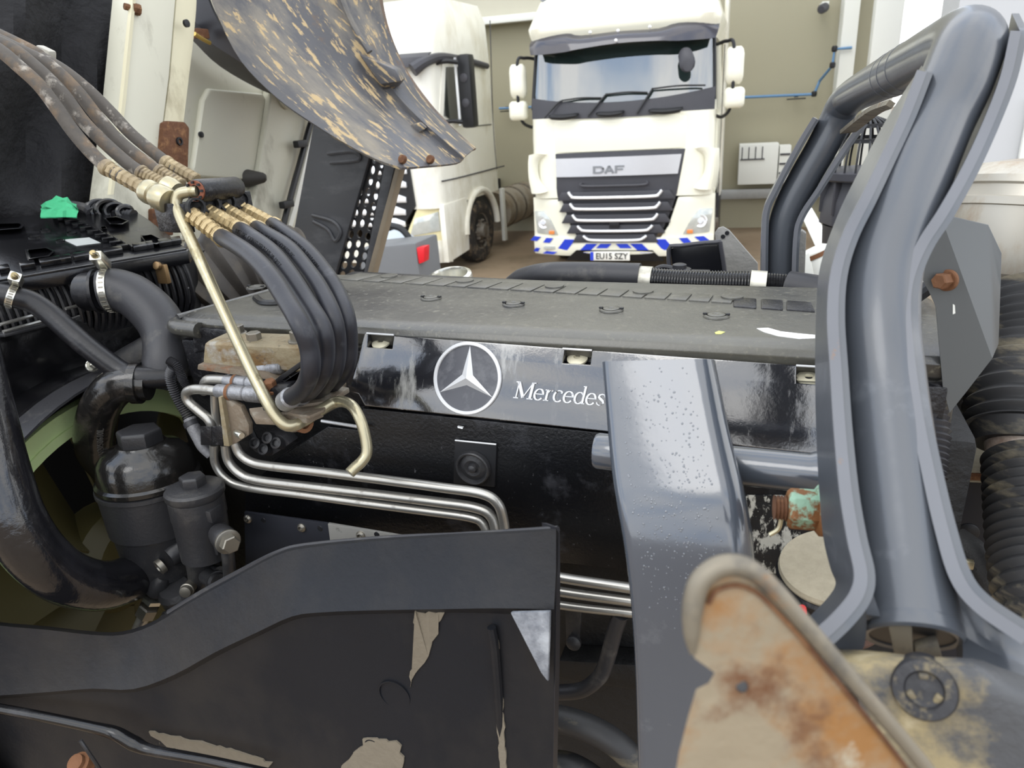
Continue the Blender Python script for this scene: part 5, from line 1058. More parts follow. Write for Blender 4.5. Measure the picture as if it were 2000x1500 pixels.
UH = [[(-60, 62), (0, 99), (36, 129), (78, 168), (114, 216), (144, 258), (180, 300), (214, 331), (240, 346), (282, 370)],
      [(-60, 58), (18, 92), (69, 130), (120, 180), (162, 236), (204, 279), (252, 321), (280, 340), (320, 362)],
      [(-60, 50), (45, 101), (99, 129), (150, 177), (192, 230), (237, 279), (294, 324), (315, 338), (355, 362)],
      [(-60, 40), (60, 98), (84, 114), (129, 141), (177, 180), (219, 222), (261, 266), (330, 321), (350, 334), (385, 352)]]
LH = [[(372, 417), (398, 436), (431, 462), (453, 474), (490, 499), (525, 535), (557, 583), (587, 635), (604, 680), (606, 725), (592, 758), (566, 778)],
      [(404, 412), (436, 430), (468, 448), (487, 460), (530, 492), (565, 535), (599, 588), (629, 640), (636, 690), (628, 730), (606, 762), (588, 772)],
      [(436, 408), (470, 427), (500, 445), (519, 457), (562, 484), (599, 527), (629, 572), (652, 625), (659, 680), (652, 725), (630, 756), (612, 766)],
      [(468, 405), (500, 422), (531, 438), (551, 452), (594, 484), (631, 527), (660, 572), (677, 620), (682, 675), (676, 715), (655, 745), (636, 758)]]
ordn = ('nearest', 'second', 'third', 'farthest')
def ferrule(par, P, r, m, n=6, seg=8):
    """crimped sleeve: rows of facetted segments between P[0] and P[1]"""
    d_ = P[1]-P[0]; L_ = d_.length; pr_ = [(r*.75, 0)]
    for k in range(n):
        f0, f1 = k/n, (k+1)/n; pr_ += [(r*.9, L_*(f0+.01)), (r*1.06, L_*(f0+.04)), (r*1.06, L_*(f1-.04)), (r*.9, L_*(f1-.01))]
    b = NB(); lathe(b, P[0], d_, pr_, 8); fo = obj('ferrule', b, m, par, ang=25)
    b = NB(); lathe(b, P[1]-d_*.02, d_, [(r*.95, 0), (r*1.14, L_*.03), (r*1.17, L_*.14), (r*1.02, L_*.2), (r*.8, L_*.2)], 24); obj('ferrule_collar', b, m, fo)
for i in range(4):
    t = thing('hydraulic_hose', '%s of the four dusty weathered hoses sweeping down from the upper left' % ordn[i], 'hose', 'upper hydraulic hoses')
    Y0 = .985+.05*i; P = [T(x, y, Y0+.0*k) for k, (x, y) in enumerate(UH[i])]
    b = NB(); tube(b, P[:-1], .0118, 16); obj('hose_body', b, m_old, t)
    ferrule(t, [P[-3] if i in (0, 3) else P[-2], P[-1]][::-1], .0128, m_bold)
    if i == 0:
        c2 = T(328, 393, .98); d_ = c2-P[-1]; b = NB(); lathe(b, P[-1]+d_*.0, d_, [(.013, -.004), (.02, .004), (.0215, .012), (.0205, .022), (.018, .024), (.02, .027), (.0225, .034), (.0225, .052), (.02, .058)], 28); obj('swivel_nut', b, m_zinc, t)
    if i == 1:
        b = NB(); lathe(b, P[-1], P[-1]-P[-2], [(.013, -.004), (.02, .004), (.021, .018), (.018, .03)], 24); obj('swivel_nut', b, m_zinc, t)
hosetext = ('', 'EN857 1SC  CONTI-TECH-HS-10-12/17', 'WORKING  1ST  EN857 CONTI-TC', 'WORKING PRESS EN857 1ST 10-12/17 CON')
for i in range(4):
    t = thing('hydraulic_hose', '%s of the four smooth black hoses looping down to the valve block' % ordn[i], 'hose', 'lower hydraulic hoses')
    Yf = .985+.048*i; n = len(LH[i]); P = []
    for k, (x, y) in enumerate(LH[i]):
        f = min(1, max(0, (k-2)/5)); Yl = .80+.042*i; P.append(T(x, y, Yf*(1-f)+Yl*f + (.05 if k > n-3 else 0)*(k-n+3)*.5))
    b = NB(); HP = tube(b, P[2:], .0142, 20); obj('hose_body', b, m_hyd, t)
    ferrule(t, [P[0], P[2]], .0142, m_brass)
    b = NB(); lathe(b, P[-1]-(P[-1]-P[-2])*.15, P[-1]-P[-2], [(.0142, 0), (.017, .004), (.017, .03), (.012, .035)], 20); obj('end_fitting', b, m_fit, t)
    if hosetext[i]: text_on_path(hosetext[i], HP, .0142, lambda p, t_: (CAM-p).normalized()+V((-.25, 0, -.05)), .0105, .0005, mat('hose_print', '050506', .5) if i == 1 else bpy.data.materials['hose_print'], t, .06)
t = thing('hose_loom_tie', 'thin grey wire rope with a pale clip above the weathered hoses, upper left', 'wire')
for k in range(3):
    b = NB(); tube(b, [T(-30, 60+k*6, 1.2), T(20, 74+k*5, 1.2), T(82, 108+k*2, 1.2)], .0025, 6); obj('wire_strand', b, m_cast, t)
b = NB(); box(b, T(90, 104, 1.195), (.036, .02, .022), rot('Y', R(25))); obj('clip', b, mat('pale_clip', 'a9a69c', .5), t, bev=.006)
# ================================================================== air pipe, caps and odd pieces behind the engine
t = thing('intake_hose', 'grey black hose with silver bands lying behind the engine cover', 'hose')
YH = 1.6
b = NB(); tube(b, [T(985, 562, YH+.1), T(1020, 546, YH+.05), T(1070, 537, YH), T(1150, 538, YH), T(1250, 542, YH)], [.016, .028, .03, .032, .033], 24); obj('smooth_sleeve', b, m_rubber2, t)
b = NB(); tube(b, [T(1270, 549, YH), T(1360, 554, YH), T(1465, 556, YH)], .028, 24); obj('hose_core', b, m_wet, t)
b = NB(); bellow(b, [T(1274, 549, YH), T(1360, 554, YH), T(1465, 556, YH)], .0285, 34, .003, 24); obj('corrugated_hose', b, m_wet, t)
b = NB(); bellow(b, [T(1495, 558, YH), T(1548, 561, YH)], .027, 10, .003, 24); obj('corrugated_hose', b, m_wet, t)
for x, y in ((1257, 547), (1480, 557)):
    b = NB(); tube(b, [T(x-15, y-1, YH), T(x+16, y+1, YH)], .0315, 28, smooth=False); obj('silver_band', b, mat('silver_band', 'c9c6b8', .35, .5, layers=[('98958a', 20, .5, .7, E1, .5)]) if x < 1300 else bpy.data.materials['silver_band'], t)
b = NB(); tube(b, [T(1538, 560, YH), T(1600, 572, YH-.02), T(1660, 585, YH-.03)], [.034, .036, .036], 24); obj('end_sleeve', b, m_rubber2, t)
t = thing('reservoir_cap', 'black filler cap with strap behind the corrugated hose', 'cap')
c_ = T(1327, 528, 1.7); b = NB(); lathe(b, c_, (0, 0, 1), [(.03, -.03), (.03, -.004), (.027, .004), (.017, .006), (.016, .014), (.012, .016)], 24); obj('cap_body', b, m_dk, t)
b = NB(); tube(b, [c_+V((-.01, 0, .004)), c_+V((-.04, 0, .008)), c_+V((-.06, 0, -.004)), c_+V((-.064, 0, -.03))], .006, 8); obj('cap_strap', b, m_dk, t)
b = NB(); box(b, c_+V((.045, 0, -.002)), (.05, .02, .006)); obj('cap_tab', b, m_dk, t, bev=.002)
b = NB(); lathe(b, c_+V((0, 0, -.2)), (0, 0, 1), [(.08, 0), (.08, .13), (.045, .15), (.028, .17)], 24); obj('filler_neck', b, m_dk, t)
c_ = T(880, 545, 1.75); b = NB(); lathe_open(b, c_, (0, -.2, 1), [(.058, -.2), (.058, -.02), (.062, 0), (.06, .012), (.05, .016), (.046, .008), (.044, -.2)], 40); solo('filler_ring', b, m_clamp, 'shiny metal filler ring just behind the rib tiles', 'ring')
t = thing('black_mirror_panel', 'small black square panel with grey frame standing behind the corrugated hose', 'panel')
q = ((1308, 486), (1330, 480), (1398, 474), (1406, 480), (1430, 640), (1330, 640))
b = NB(); prism(b, [T(*p, 1.95) for p in q], (0, .02, 0)); obj('panel_face', b, mat('black_gloss', '15161a', .2), t, bev=.004)
b = NB(); tube(b, [T(*p, 1.94) for p in ((1312, 560), (1306, 488), (1330, 480), (1398, 473), (1408, 482), (1420, 562))], .006, 8, 3); obj('panel_frame', b, m_dkgrey, t)
m_galv = mat('worn_galvanised', '8d8c88', .6, .3, var=.2, vs=20, bump=[(40, .3, 'n')], layers=[('6b4a30', 14, .64, .76, E1, .8), ('5f6a82', 20, .62, .74, E1, .6)])
b = NB(); prism(b, [T(*p, 2.1) for p in ((1396, 455), (1402, 446), (1412, 443), (1424, 450), (1480, 515), (1482, 620), (1412, 620))], (0, .012, 0)); t = thing('chassis_bracket', 'worn grey steel bracket plate with a hole, left of the rear arch leg', 'bracket'); obj('bracket_plate', b, m_galv, t, bev=.002)
for x, y in ((1412, 462), (1420, 455)):
    b = NB(); lathe(b, T(x, y, 2.099), (0, -1, 0), [(.006, 0), (.006, .002), (.0001, .0021)], 14); obj('bracket_hole', b, m_black, t)
b = NB(); prism(b, [T(*p, 2.0) for p in ((1556, 462), (1566, 450), (1575, 456), (1568, 640), (1554, 640))], (0, .03, 0)); solo('chassis_bracket', b, m_galv, 'narrow grey steel bracket end right of the rear arch leg', 'bracket', bev=.003)
# ------------------------------------------------------------------ dark parts seen between the radiator and the cover
t = thing('intake_duct', 'wide dusty ribbed black air duct below the hose coupling, behind the engine cover end', 'duct')
b = NB(); bellow(b, [T(392, 600, 1.72), T(440, 545, 1.76), T(500, 520, 1.84), T(580, 520, 1.95)], [.15, .15, .14, .12], 12, .014, 36, 6); obj('duct_body', b, mat('dusty_duct', '3a3632', .6, var=.25, vs=14, layers=[('5c554a', 6, .5, .7, E1, .8)]), t)
b = NB(); box(b, (-.9, 1.95, H-.9), (2.8, .3, .62)); solo('far_rail', b, m_eng, 'dark chassis frame behind the engine, beyond the top cover', 'frame', bev=.02)
# ================================================================== the grey steel arch and everything around it
m_paint = mat('grey_paint', '464a50', .3, ior=1.6, var=.06, vs=6, bump=[(90, .04, 'n')], layers=[('7b5a36', 34, .735, .775, E1, .8), ('6a6e74', 9, .6, .8, E1, .45)], coat=.15)
m_edge = mat('grey_paint_edge', '64666b', .36, var=.08, vs=12, layers=[('8a6540', 30, .68, .74, E1, .8)])
m_bar = mat('beaded_grey_paint', '454b54', .17, ior=1.8, var=.05, vs=6, bump=[(60, .03, 'n')], layers=[('6c7076', 7, .6, .8, E1, .4)], coat=.2)
m_dirt = mat('muddy_grey_paint', '48494b', .5, var=.1, vs=10, bump=[(60, .3, 'n')], layers=[('8f8263', 7, .46, .56, E1, .9), ('a3977a', 28, .58, .68, E1, .9)])
m_nut = mat('verdigris_nut', '7a5230', .6, .3, var=.2, vs=60, bump=[(90, .4, 'n')], layers=[('8fb09a', 45, .5, .58, E1, .7), ('4b2c1c', 30, .58, .7, E1, .8)])
m_rusty = mat('rusty_cream_sheet', '8c806b', .65, .15, var=.15, vs=14, bump=[(40, .2, 'n')], layers=[('6f7174', 9, .52, .62, E1, .45), ('8f673c', 16, .42, .6, E1, .85), ('684831', 20, .54, .68, E1, .9), ('aaa491', 26, .6, .7, E1, .7)])
m_rim2 = mat('worn_rim', '7a7365', .45, .3, var=.2, vs=14, layers=[('55534f', 26, .5, .66, E1, .6), ('9a6a38', 14, .6, .72, E1, .85)])
m_muff = mat('rusty_steel_drum', 'b3aea2', .36, .45, var=.12, vs=6, layers=[('93744f', 5, .46, .64, (1, 1, .5), .6), ('6b4526', 9, .6, .74, (1, 1, .6), .8)])
m_shield = mat('heat_shield', '5c5f60', .48, .3, var=.06, vs=5)
m_bellow = mat('dusty_bellows', '2d2d2e', .5, var=.2, vs=16, layers=[('8a8068', 10, .52, .72, (.5, .5, 1.5), .8)])
m_sand = mat('sandy_top', 'a39a85', .9, var=.2, vs=90, bump=[(140, .5, 'n')], layers=[('7d8a68', 9, .6, .75, E1, .9)])
m_coil = mat('rusty_coil', '4a342a', .8, var=.3, vs=30, bump=[(80, .5, 'n')], layers=[('7a6a5c', 20, .55, .7, E1, .8)])
m_fdr = mat('fender_plastic', '17191e', .45, ior=1.32, var=.12, vs=6, bump=[(70, .12, 'n'), (24, .06, 'n')], layers=[('302d2a', 3, .4, .75, (1, 1, .7), .5), ('7d7566', 16, .68, .73, (1.6, 1.6, .4), .9)])
arch = thing('steel_arch', 'grey painted tubular steel arch with flanked legs rising over the engine', 'frame')
def LY(y):                                            # how far away the near leg stands at each height
    K = ((1300, .50), (1230, .515), (1100, .56), (950, .61), (750, .68), (600, .725), (400, .80), (250, .88), (80, .95), (0, .97))
    for (y0, a), (y1, c) in zip(K, K[1:]):
        if y <= y0 and y >= y1: return a+(c-a)*(y0-y)/(y0-y1)
    return K[0][1] if y > 1300 else K[-1][1]
NL = [(1780, 1238), (1766, 1110), (1752, 980), (1738, 860), (1724, 740), (1715, 630), (1722, 530), (1748, 440), (1786, 340), (1826, 245), (1862, 170)]
P1 = [T(x, y, LY(y)+.0) for x, y in NL]
PT = [T(1886, 108, .945), T(1893, 84, .975), T(1880, 80, 1.02), T(1840, 98, 1.12), T(1780, 128, 1.29), T(1715, 160, 1.55)]
PF = [T(1668, 186, 1.78), T(1647, 206, 1.835), T(1630, 240, 1.85), T(1604, 290, 1.85), T(1575, 340, 1.85), T(1548, 390, 1.85), T(1532, 435, 1.85), T(1526, 490, 1.85), T(1524, 580, 1.85)]
b = NB(); tube(b, P1+PT+PF, .0355, 36, 8); obj('arch_tube', b, m_paint, arch)
d0 = (P1[0]-P1[1]).normalized(); b = NB(); lathe_open(b, P1[0]-d0*.01, d0, [(.0352, 0), (.0365, .004), (.0365, .012), (.034, .014), (.030, .013), (.029, -.0)], 36); obj('leg_mouth', b, m_paint, arch)
b = NB(); lathe(b, P1[0]+d0*.0008, d0, [(.0305, 0), (.0305, .001), (.0001, .0012)], 32); obj('leg_hollow', b, m_black, arch)
for f in ((1745, 145, 1.42), (1760, 138, 1.36), (1780, 128, 1.29)):
    c_ = T(*f); d_ = (T(1715, 160, 1.55)-T(1780, 128, 1.29)); b = NB(); ringband(b, c_, d_, .035, .0362, .0025, 40); obj('weld_line', b, m_edge, arch)
def flank(near, far, name='leg_flank', th=.007, par=arch):
    """side plate of a leg: between its edge towards us and its edge away from us"""
    n_ = catmull(near, 6); f_ = catmull(far, 6); rows = [[a.lerp(c, k/4) for k in range(5)] for a, c in zip(n_, f_)]
    pl_ = obj(name, sheet(NB(), rows, th), m_paint, par, ang=40)
    b = NB(); e_ = []
    nn = [ (n_[min(i+1, len(n_)-1)]-n_[max(i-1, 0)]).cross(f_[i]-n_[i]).normalized() for i in range(len(n_))]
    rows = [[n_[i]+(f_[i]-n_[i]).normalized()*-.0012+nn[i]*.0012, n_[i]+(f_[i]-n_[i]).normalized()*-.0012-nn[i]*(th+.0012)] for i in range(len(n_))]
    obj('flank_edge', sheet(b, rows, .003), m_edge, pl_, ang=40); return pl_
nl = [(1808, 140), (1775, 225), (1738, 305), (1700, 385), (1662, 462), (1640, 535), (1634, 620), (1640, 720), (1648, 840), (1660, 960), (1675, 1050), (1690, 1120), (1682, 1165), (1650, 1208), (1606, 1250)]
fl_ = [(1800, 128), (1752, 200), (1715, 262), (1672, 345), (1634, 425), (1602, 520), (1594, 610), (1592, 720), (1594, 840), (1600, 960), (1608, 1050), (1622, 1110), (1632, 1140), (1616, 1168), (1580, 1205)]
flank([T(x, y, LY(y)-.05) for k, (x, y) in enumerate(nl)], [T(x, y, LY(y)+.035) for k, (x, y) in enumerate(fl_)])
nr = [(1992, 60), (1972, 150), (1938, 240), (1897, 330), (1850, 415), (1808, 480), (1782, 545), (1776, 610), (1784, 700), (1800, 810), (1822, 920), (1848, 1030), (1878, 1125), (1922, 1180), (2010, 1240)]
fr = [(x-(16 if k < 6 else 26), y-(34 if k < 6 else 20)) for k, (x, y) in enumerate(nr)]
flank([T(x, y, LY(y)-.03) for k, (x, y) in enumerate(nr)], [T(x, y, LY(y)+.06) for k, (x, y) in enumerate(fr)])
# flanks of the far leg
flank([T(x, y, 1.80) for x, y in ((1594, 232), (1572, 268), (1544, 318), (1516, 372), (1499, 410), (1495, 460), (1494, 580))], [T(x, y, 1.90) for x, y in ((1590, 228), (1564, 266), (1536, 316), (1506, 370), (1490, 410), (1486, 460), (1484, 580))])
flank([T(x, y, 1.80) for x, y in ((1690, 240), (1668, 268), (1640, 310), (1600, 372), (1566, 425), (1556, 470), (1552, 580))], [T(x, y, 1.90) for x, y in ((1684, 236), (1660, 264), (1630, 308), (1590, 366), (1558, 420), (1548, 466), (1544, 580))])
b = NB(); rows = [[T(x, y, Y) for x, y, Y in ((1640, 262, 1.78), (1690, 222, 1.5), (1730, 205, 1.2))], [T(x, y, Y) for x, y, Y in ((1672, 258, 1.78), (1716, 224, 1.5), (1742, 212, 1.2))]]; sheet(b, rows, .008, 4); obj('gusset', b, m_rim2, arch)
# stub tube towards us, big nut
b = NB(); lathe(b, T(1600, 926, .80), (-1, 0, -.0), [(.026, -.06), (.026, .006), (.0235, .012), (.0235, .24), (.0235, .262), (.0215, .266)], 16); obj('stub_tube', b, m_bar, arch)
nt_ = thing('flange_nut', 'large rusty green flange nut on a stud, left of the near arch leg', 'nut')
c_ = T(1608, 997, .70); d_ = V((-1, -.15, .02))
b = NB(); lathe(b, c_, d_, [(.027, -.01), (.027, .004), (.022, .008)], 28); obj('nut_flange', b, m_nut, nt_)
b = NB(); lathe(b, c_+d_*.006, d_, [(.0215, 0), (.0215, .026), (.018, .03)], 6); obj('nut_hexagon', b, m_nut, nt_, bev=.0015)
b = NB(); bellow(b, [c_+d_*.03, c_+d_*.048], .012, 5, .0022, 20, 3); obj('stud_thread', b, m_rust, nt_)
b = NB(); tube(b, [c_+d_*.040+V((0, -.004, -.01)), c_+d_*.042+V((0, -.006, -.022)), c_+d_*.05+V((0, -.006, -.03))], .0025, 6); obj('split_pin', b, m_zinc, nt_)
# rubber mount with sandy top and rusty coil
mt_ = thing('rubber_mount', 'round mount with sandy grey top, black rim and rusty coil below', 'mount')
c_ = T(1632, 1108, .78)
b = NB(); lathe(b, c_, (-.12, -.15, 1), [(.062, -.006), (.064, 0), (.062, .005), (.0001, .007)], 48); obj('mount_top', b, m_sand, mt_)
b = NB(); lathe(b, c_, (-.12, -.15, 1), [(.058, -.03), (.066, -.018), (.067, -.008), (.064, -.004)], 48); obj('mount_rim', b, m_coverside, mt_)
b = NB(); tube(b, [c_+V((.052*math.cos(a), .052*math.sin(a), -.045-.012*a/6.28)) for a in (2*math.pi*k/22 for k in range(58))], .0085, 10, 2); obj('coil', b, m_coil, mt_)
b = NB(); lathe(b, c_+V((0, 0, -.16)), (0, 0, 1), [(.04, 0), (.036, .05), (.034, .13)], 24); obj('mount_core', b, m_black, mt_)
b = NB(); lathe(b, T(1566, 1189, .70), (0, -1, .3), [(.005, 0), (.005, .012), (.003, .014)], 12); obj('red_marker', b, m_red, mt_, lab='tiny red plastic marker')
b = NB(); tube(b, [c_+V((0, 0, -.15)), V((c_.x-.02, .95, c_.z-.17)), V((c_.x-.05, 1.15, c_.z-.18))], .025, 12); obj('mount_arm', b, m_black, mt_)
# ------------------------------------------------------------------ the big flat grey bar
gb2 = thing('grey_bar', 'wide flat grey steel bar beaded with water, upright in front of the sign', 'bar')
rings = []
for (xl, xr, y, Y) in ((1172, 1393, 706, .795), (1176, 1404, 760, .775), (1182, 1418, 830, .75), (1190, 1437, 920, .718), (1200, 1452, 990, .695), (1212, 1464, 1060, .68), (1222, 1472, 1130, .672), (1230, 1474, 1210, .668), (1236, 1470, 1300, .668), (1240, 1464, 1400, .668), (1244, 1460, 1560, .668)):
    a_, c_ = T(xl, y, Y), T(xr, y+(-6 if y < 1000 else 0), Y); w_ = (c_-a_); u0 = w_.normalized(); n0 = V((0, 1, .0)) if y > 1060 else V((0, 1, -.45*min(1, (1060-y)/200))).normalized(); L_ = w_.length; dp = .05; r0 = .014
    q = []
    for cx_, cy_, a0 in ((r0, r0, 180), (L_-r0*1.6, r0*1.6, 270), (L_-r0, dp-r0, 0), (r0, dp-r0, 90)):
        rr_ = r0*1.6 if cx_ > r0 and a0 == 270 else r0
        for k in range(6):
            an = R(a0+90*k/5); q.append(a_+u0*(cx_+rr_*math.cos(an))+n0*(cy_+rr_*math.sin(an)))
    rings.append(q)
cols = list(zip(*rings)); cols = [catmull(c, 5) for c in cols]; rings = [[c[i] for c in cols] for i in range(len(cols[0]))]
b = NB(); loft(b, rings); obj('bar_body', b, m_bar, gb2, bev=.0)
random.seed(11); b = NB(); nR = len(rings); N6 = 6
for k in range(520):
    fi = min(nR-2, int(random.betavariate(2.4, 2.0)*nR*.72)); fu = random.uniform(.06, .94)
    A0, A1, B0, B1 = rings[fi][5], rings[fi+1][5], rings[fi][6], rings[fi+1][6]; g_ = random.random()
    p = A0.lerp(B0, fu).lerp(A1.lerp(B1, fu), g_); n_ = (B0-A0).cross(A1-A0).normalized(); n_ = n_ if n_.dot(CAM-p) > 0 else -n_
    r_ = random.choice((.0007, .0008, .0009, .0011, .0014)); u_, v_, n_ = axes(n_)
    loft(b, [[p+(u_*math.cos(t_)+v_*1.1*math.sin(t_))*r_*c_+n_*r_*h_ for t_ in (2*math.pi*q/7 for q in range(7))] for c_, h_ in ((1, -.1), (.85, .32), (.35, .55))])
dr = obj('water_drops', b, mat('water_on_paint', '5a5f66', .05, ior=1.9, var=.02), gb2); dr['kind'] = 'stuff'
# ------------------------------------------------------------------ dirty bottom bracket with the round pin
db = thing('pivot_bracket', 'muddy grey cast bracket with a big round pin, bottom right corner', 'bracket')
YD = .5
rows = [[T(x, y, Y) for x, y, Y in r_] for r_ in (((1600, 1268, .50), (1690, 1270, .485), (1800, 1282, .475), (1900, 1286, .475), (1960, 1306, .475), (2060, 1340, .475)), ((1640, 1296, .455), (1700, 1298, .45), (1800, 1302, .445), (1900, 1306, .445), (1960, 1340, .445), (2060, 1370, .445)), ((1680, 1380, .44), (1740, 1400, .435), (1820, 1400, .435), (1900, 1400, .435), (1970, 1400, .435), (2060, 1410, .435)), ((1700, 1570, .42), (1760, 1570, .42), (1830, 1570, .42), (1910, 1570, .42), (1980, 1570, .42), (2080, 1570, .42)))]
obj('bracket_body', sheet(NB(), rows, .02, 3, m=3), m_dirt, db, ang=50)
rows = [[T(x, y, Y) for x, y, Y in r_] for r_ in (((1868, 1150, .53), (1910, 1195, .53), (1960, 1225, .53), (2060, 1280, .53)), ((1880, 1240, .52), (1930, 1270, .515), (1980, 1290, .51), (2060, 1330, .51)), ((1880, 1330, .47), (1940, 1340, .465), (2000, 1350, .465), (2060, 1370, .465)))]
obj('bracket_wing', sheet(NB(), rows, .012, 3, m=3), m_paint, db)
rows = [[T(x, y, Y) for x, y, Y in r_] for r_ in (((1690, 1128, .50), (1682, 1170, .50), (1650, 1212, .50), (1608, 1252, .50)), ((1692, 1200, .50), (1692, 1235, .50), (1682, 1275, .495), (1640, 1305, .495)))]
obj('bracket_wing', sheet(NB(), rows, .01, 3, m=2), m_paint, db)
b = NB(); c_ = T(1804, 1342, .445); pd = ((CAM-c_).normalized()+V((0, -.25, 0))).normalized(); lathe(b, c_-pd*.019, pd, [(.020, -.01), (.0205, .028), (.019, .032), (.0125, .033), (.011, .030), (.006, .029), (.0001, .031)], 40); obj('pivot_pin', b, mat('pin_dirt', '29292c', .5, var=.2, bump=[(90, .3, 'n')], layers=[('8f8263', 26, .5, .62, E1, .9)]), db)
for k in range(3):
    an = R(40+120*k); b = NB(); box(b, c_+pd*.0105+(axes(pd)[0]*math.cos(an)+axes(pd)[1]*math.sin(an))*.009, (.004, .004, .006), rot('Y', -an)); obj('pin_notch', b, m_dirt, db, bev=.001)
b = NB(); prism(b, [T(x, y, .497) for x, y in ((1730, 1205), (1780, 1203), (1785, 1285), (1748, 1285))], (0, .01, 0)); obj('tongue', b, m_rim2, db, bev=.002)
b = NB(); prism(b, [T(x, y, .50) for x, y in ((1786, 1266), (1832, 1254), (1842, 1290), (1787, 1290))], (0, .01, 0)); obj('tongue', b, m_rim2, db, bev=.002)
# ------------------------------------------------------------------ the rusty sheet in the foreground
rs = thing('rusty_bracket', 'cream rusty sheet metal bracket with rolled rim, very close at bottom right', 'bracket')
dR = lambda x, y: TD(x, y, .345+(y-1100)*.00004)
ctr = [(1353, 1276), (1351, 1240), (1353, 1190), (1366, 1140), (1396, 1112), (1430, 1104), (1468, 1114), (1510, 1150), (1570, 1218), (1640, 1300), (1720, 1394), (1800, 1490), (1850, 1560)]
inn = [(1356, 1280), (1400, 1310), (1388, 1332), (1362, 1346), (1344, 1400), (1324, 1480), (1310, 1560)]
rows = []
Lf = [(1352, 1262), (1356, 1285), (1396, 1314), (1384, 1334), (1360, 1346), (1344, 1400), (1326, 1470), (1312, 1560)]
b = NB(); out_ = [(1352, 1200), (1368, 1150), (1400, 1126), (1434, 1122), (1466, 1134), (1520, 1184), (1580, 1256), (1650, 1340), (1730, 1440), (1820, 1560)]
pts = [dR(x, y) for x, y in out_+Lf[::-1]]
vsF = [b.verts.new(p) for p in pts]; fc = b.faces.new(vsF); bmesh.ops.triangulate(b, faces=[fc]); 
bmesh.ops.subdivide_edges(b, edges=b.edges[:], cuts=2, use_grid_fill=True)
nrm = (CAM-dR(1500, 1350)).normalized()
for f_ in b.faces[:]: f_.normal_update()
geo = bmesh.ops.extrude_face_region(b, geom=b.faces[:]); 
for v in [g for g in geo['geom'] if isinstance(g, bmesh.types.BMVert)]: v.co -= nrm*.004
obj('sheet_face', b, m_rusty, rs, ang=40)
b = NB(); tube(b, [dR(x, y)+nrm*.001 for x, y in ctr], [.0015, .004, .0052, .0054, .0054, .0053, .005, .0046, .0044, .0042, .004, .0039, .0039], 16); obj('rolled_rim', b, m_rim2, rs)
b = NB(); tube(b, [dR(x+16, y+8)+nrm*.0015 for x, y in ((1368, 1172), (1384, 1146), (1424, 1136), (1462, 1150), (1500, 1186), (1560, 1252), (1630, 1336), (1710, 1434), (1790, 1540))], .0012, 8); obj('crease', b, m_rust, rs)
b = NB(); lathe(b, dR(1449, 1340)+nrm*.0006, nrm, [(.003, 0), (.0027, .0006), (.0001, .0007)], 20, None); obj('sheet_hole', b, m_black, rs)
# ================================================================== plastic fender in front
fd = thing('front_fender', 'large dark plastic fender panel with mud streaks filling the bottom left', 'fender')
TopE = [(-70, 1208, .60), (0, 1222, .62), (90, 1230, .64), (180, 1240, .66), (240, 1240, .675), (300, 1220, .69), (380, 1172, .70), (460, 1128, .71), (540, 1085, .715), (600, 1070, .72), (720, 1058, .72), (850, 1050, .72), (980, 1043, .72), (1086, 1036, .72)]
Mid = [(-70, 1360, .57), (0, 1358, .59), (90, 1352, .61), (180, 1345, .63), (260, 1346, .64), (340, 1318, .65), (420, 1274, .66), (500, 1236, .665), (570, 1204, .67), (630, 1196, .672), (730, 1192, .672), (850, 1190, .672), (970, 1188, .67), (1082, 1190, .68)]
Mid2 = [(-70, 1366, .58), (0, 1364, .60), (90, 1358, .62), (180, 1351, .64), (262, 1352, .652), (344, 1326, .662), (424, 1282, .672), (504, 1243, .677), (574, 1211, .682), (634, 1203, .684), (730, 1199, .684), (850, 1197, .684), (962, 1198, .684), (1080, 1205, .68)]
Bot = [(-70, 1430, .58), (0, 1425, .6), (90, 1420, .62), (180, 1416, .64), (262, 1420, .65), (344, 1410, .66), (430, 1390, .67), (510, 1370, .675), (580, 1360, .68), (640, 1350, .68), (740, 1345, .68), (850, 1345, .68), (966, 1345, .68), (1082, 1345, .68)]
Bot2 = [(-70, 1590, .56), (0, 1590, .58), (90, 1590, .60), (180, 1590, .62), (262, 1590, .63), (344, 1590, .64), (430, 1590, .65), (510, 1590, .655), (580, 1590, .66), (640, 1590, .66), (740, 1590, .66), (850, 1590, .66), (976, 1590, .66), (1078, 1590, .66)]
Lip = [(x, y-7, Y+.03) for x, y, Y in TopE]
rows = [[T(*p) for p in r_] for r_ in (Lip, TopE, [(x, (y+q)/2, (Y+Z)/2+.004) for (x, y, Y), (_, q, Z) in zip(TopE, Mid)], Mid, Mid2, Bot, Bot2)]
for r_ in rows:                                      # the free edge turns back
    pass
obj('fender_shell', sheet(NB(), rows, .008, 3), m_fdr, fd, ang=28)
b = NB(); rows = [[T(x, y, Y) for x, y, Y in ((1084, 1030, .735), (1086, 1100, .72), (1086, 1200, .69), (1084, 1345, .68), (1078, 1590, .66))], [T(x, y, Y) for x, y, Y in ((1093, 1030, .74), (1094, 1100, .725), (1094, 1200, .7), (1092, 1345, .69), (1086, 1590, .67))]]; sheet(b, rows, .03, 4); obj('fender_edge', b, m_dk, fd)
b = NB(); tube(b, [T(x, y, Y) for x, y, Y in ((330, 1196, .71), (400, 1154, .725), (470, 1116, .735), (540, 1081, .738), (600, 1066, .745), (760, 1052, .745), (900, 1046, .745), (1090, 1034, .742))], .005, 8); obj('fender_rim', b, m_rubber2, fd)
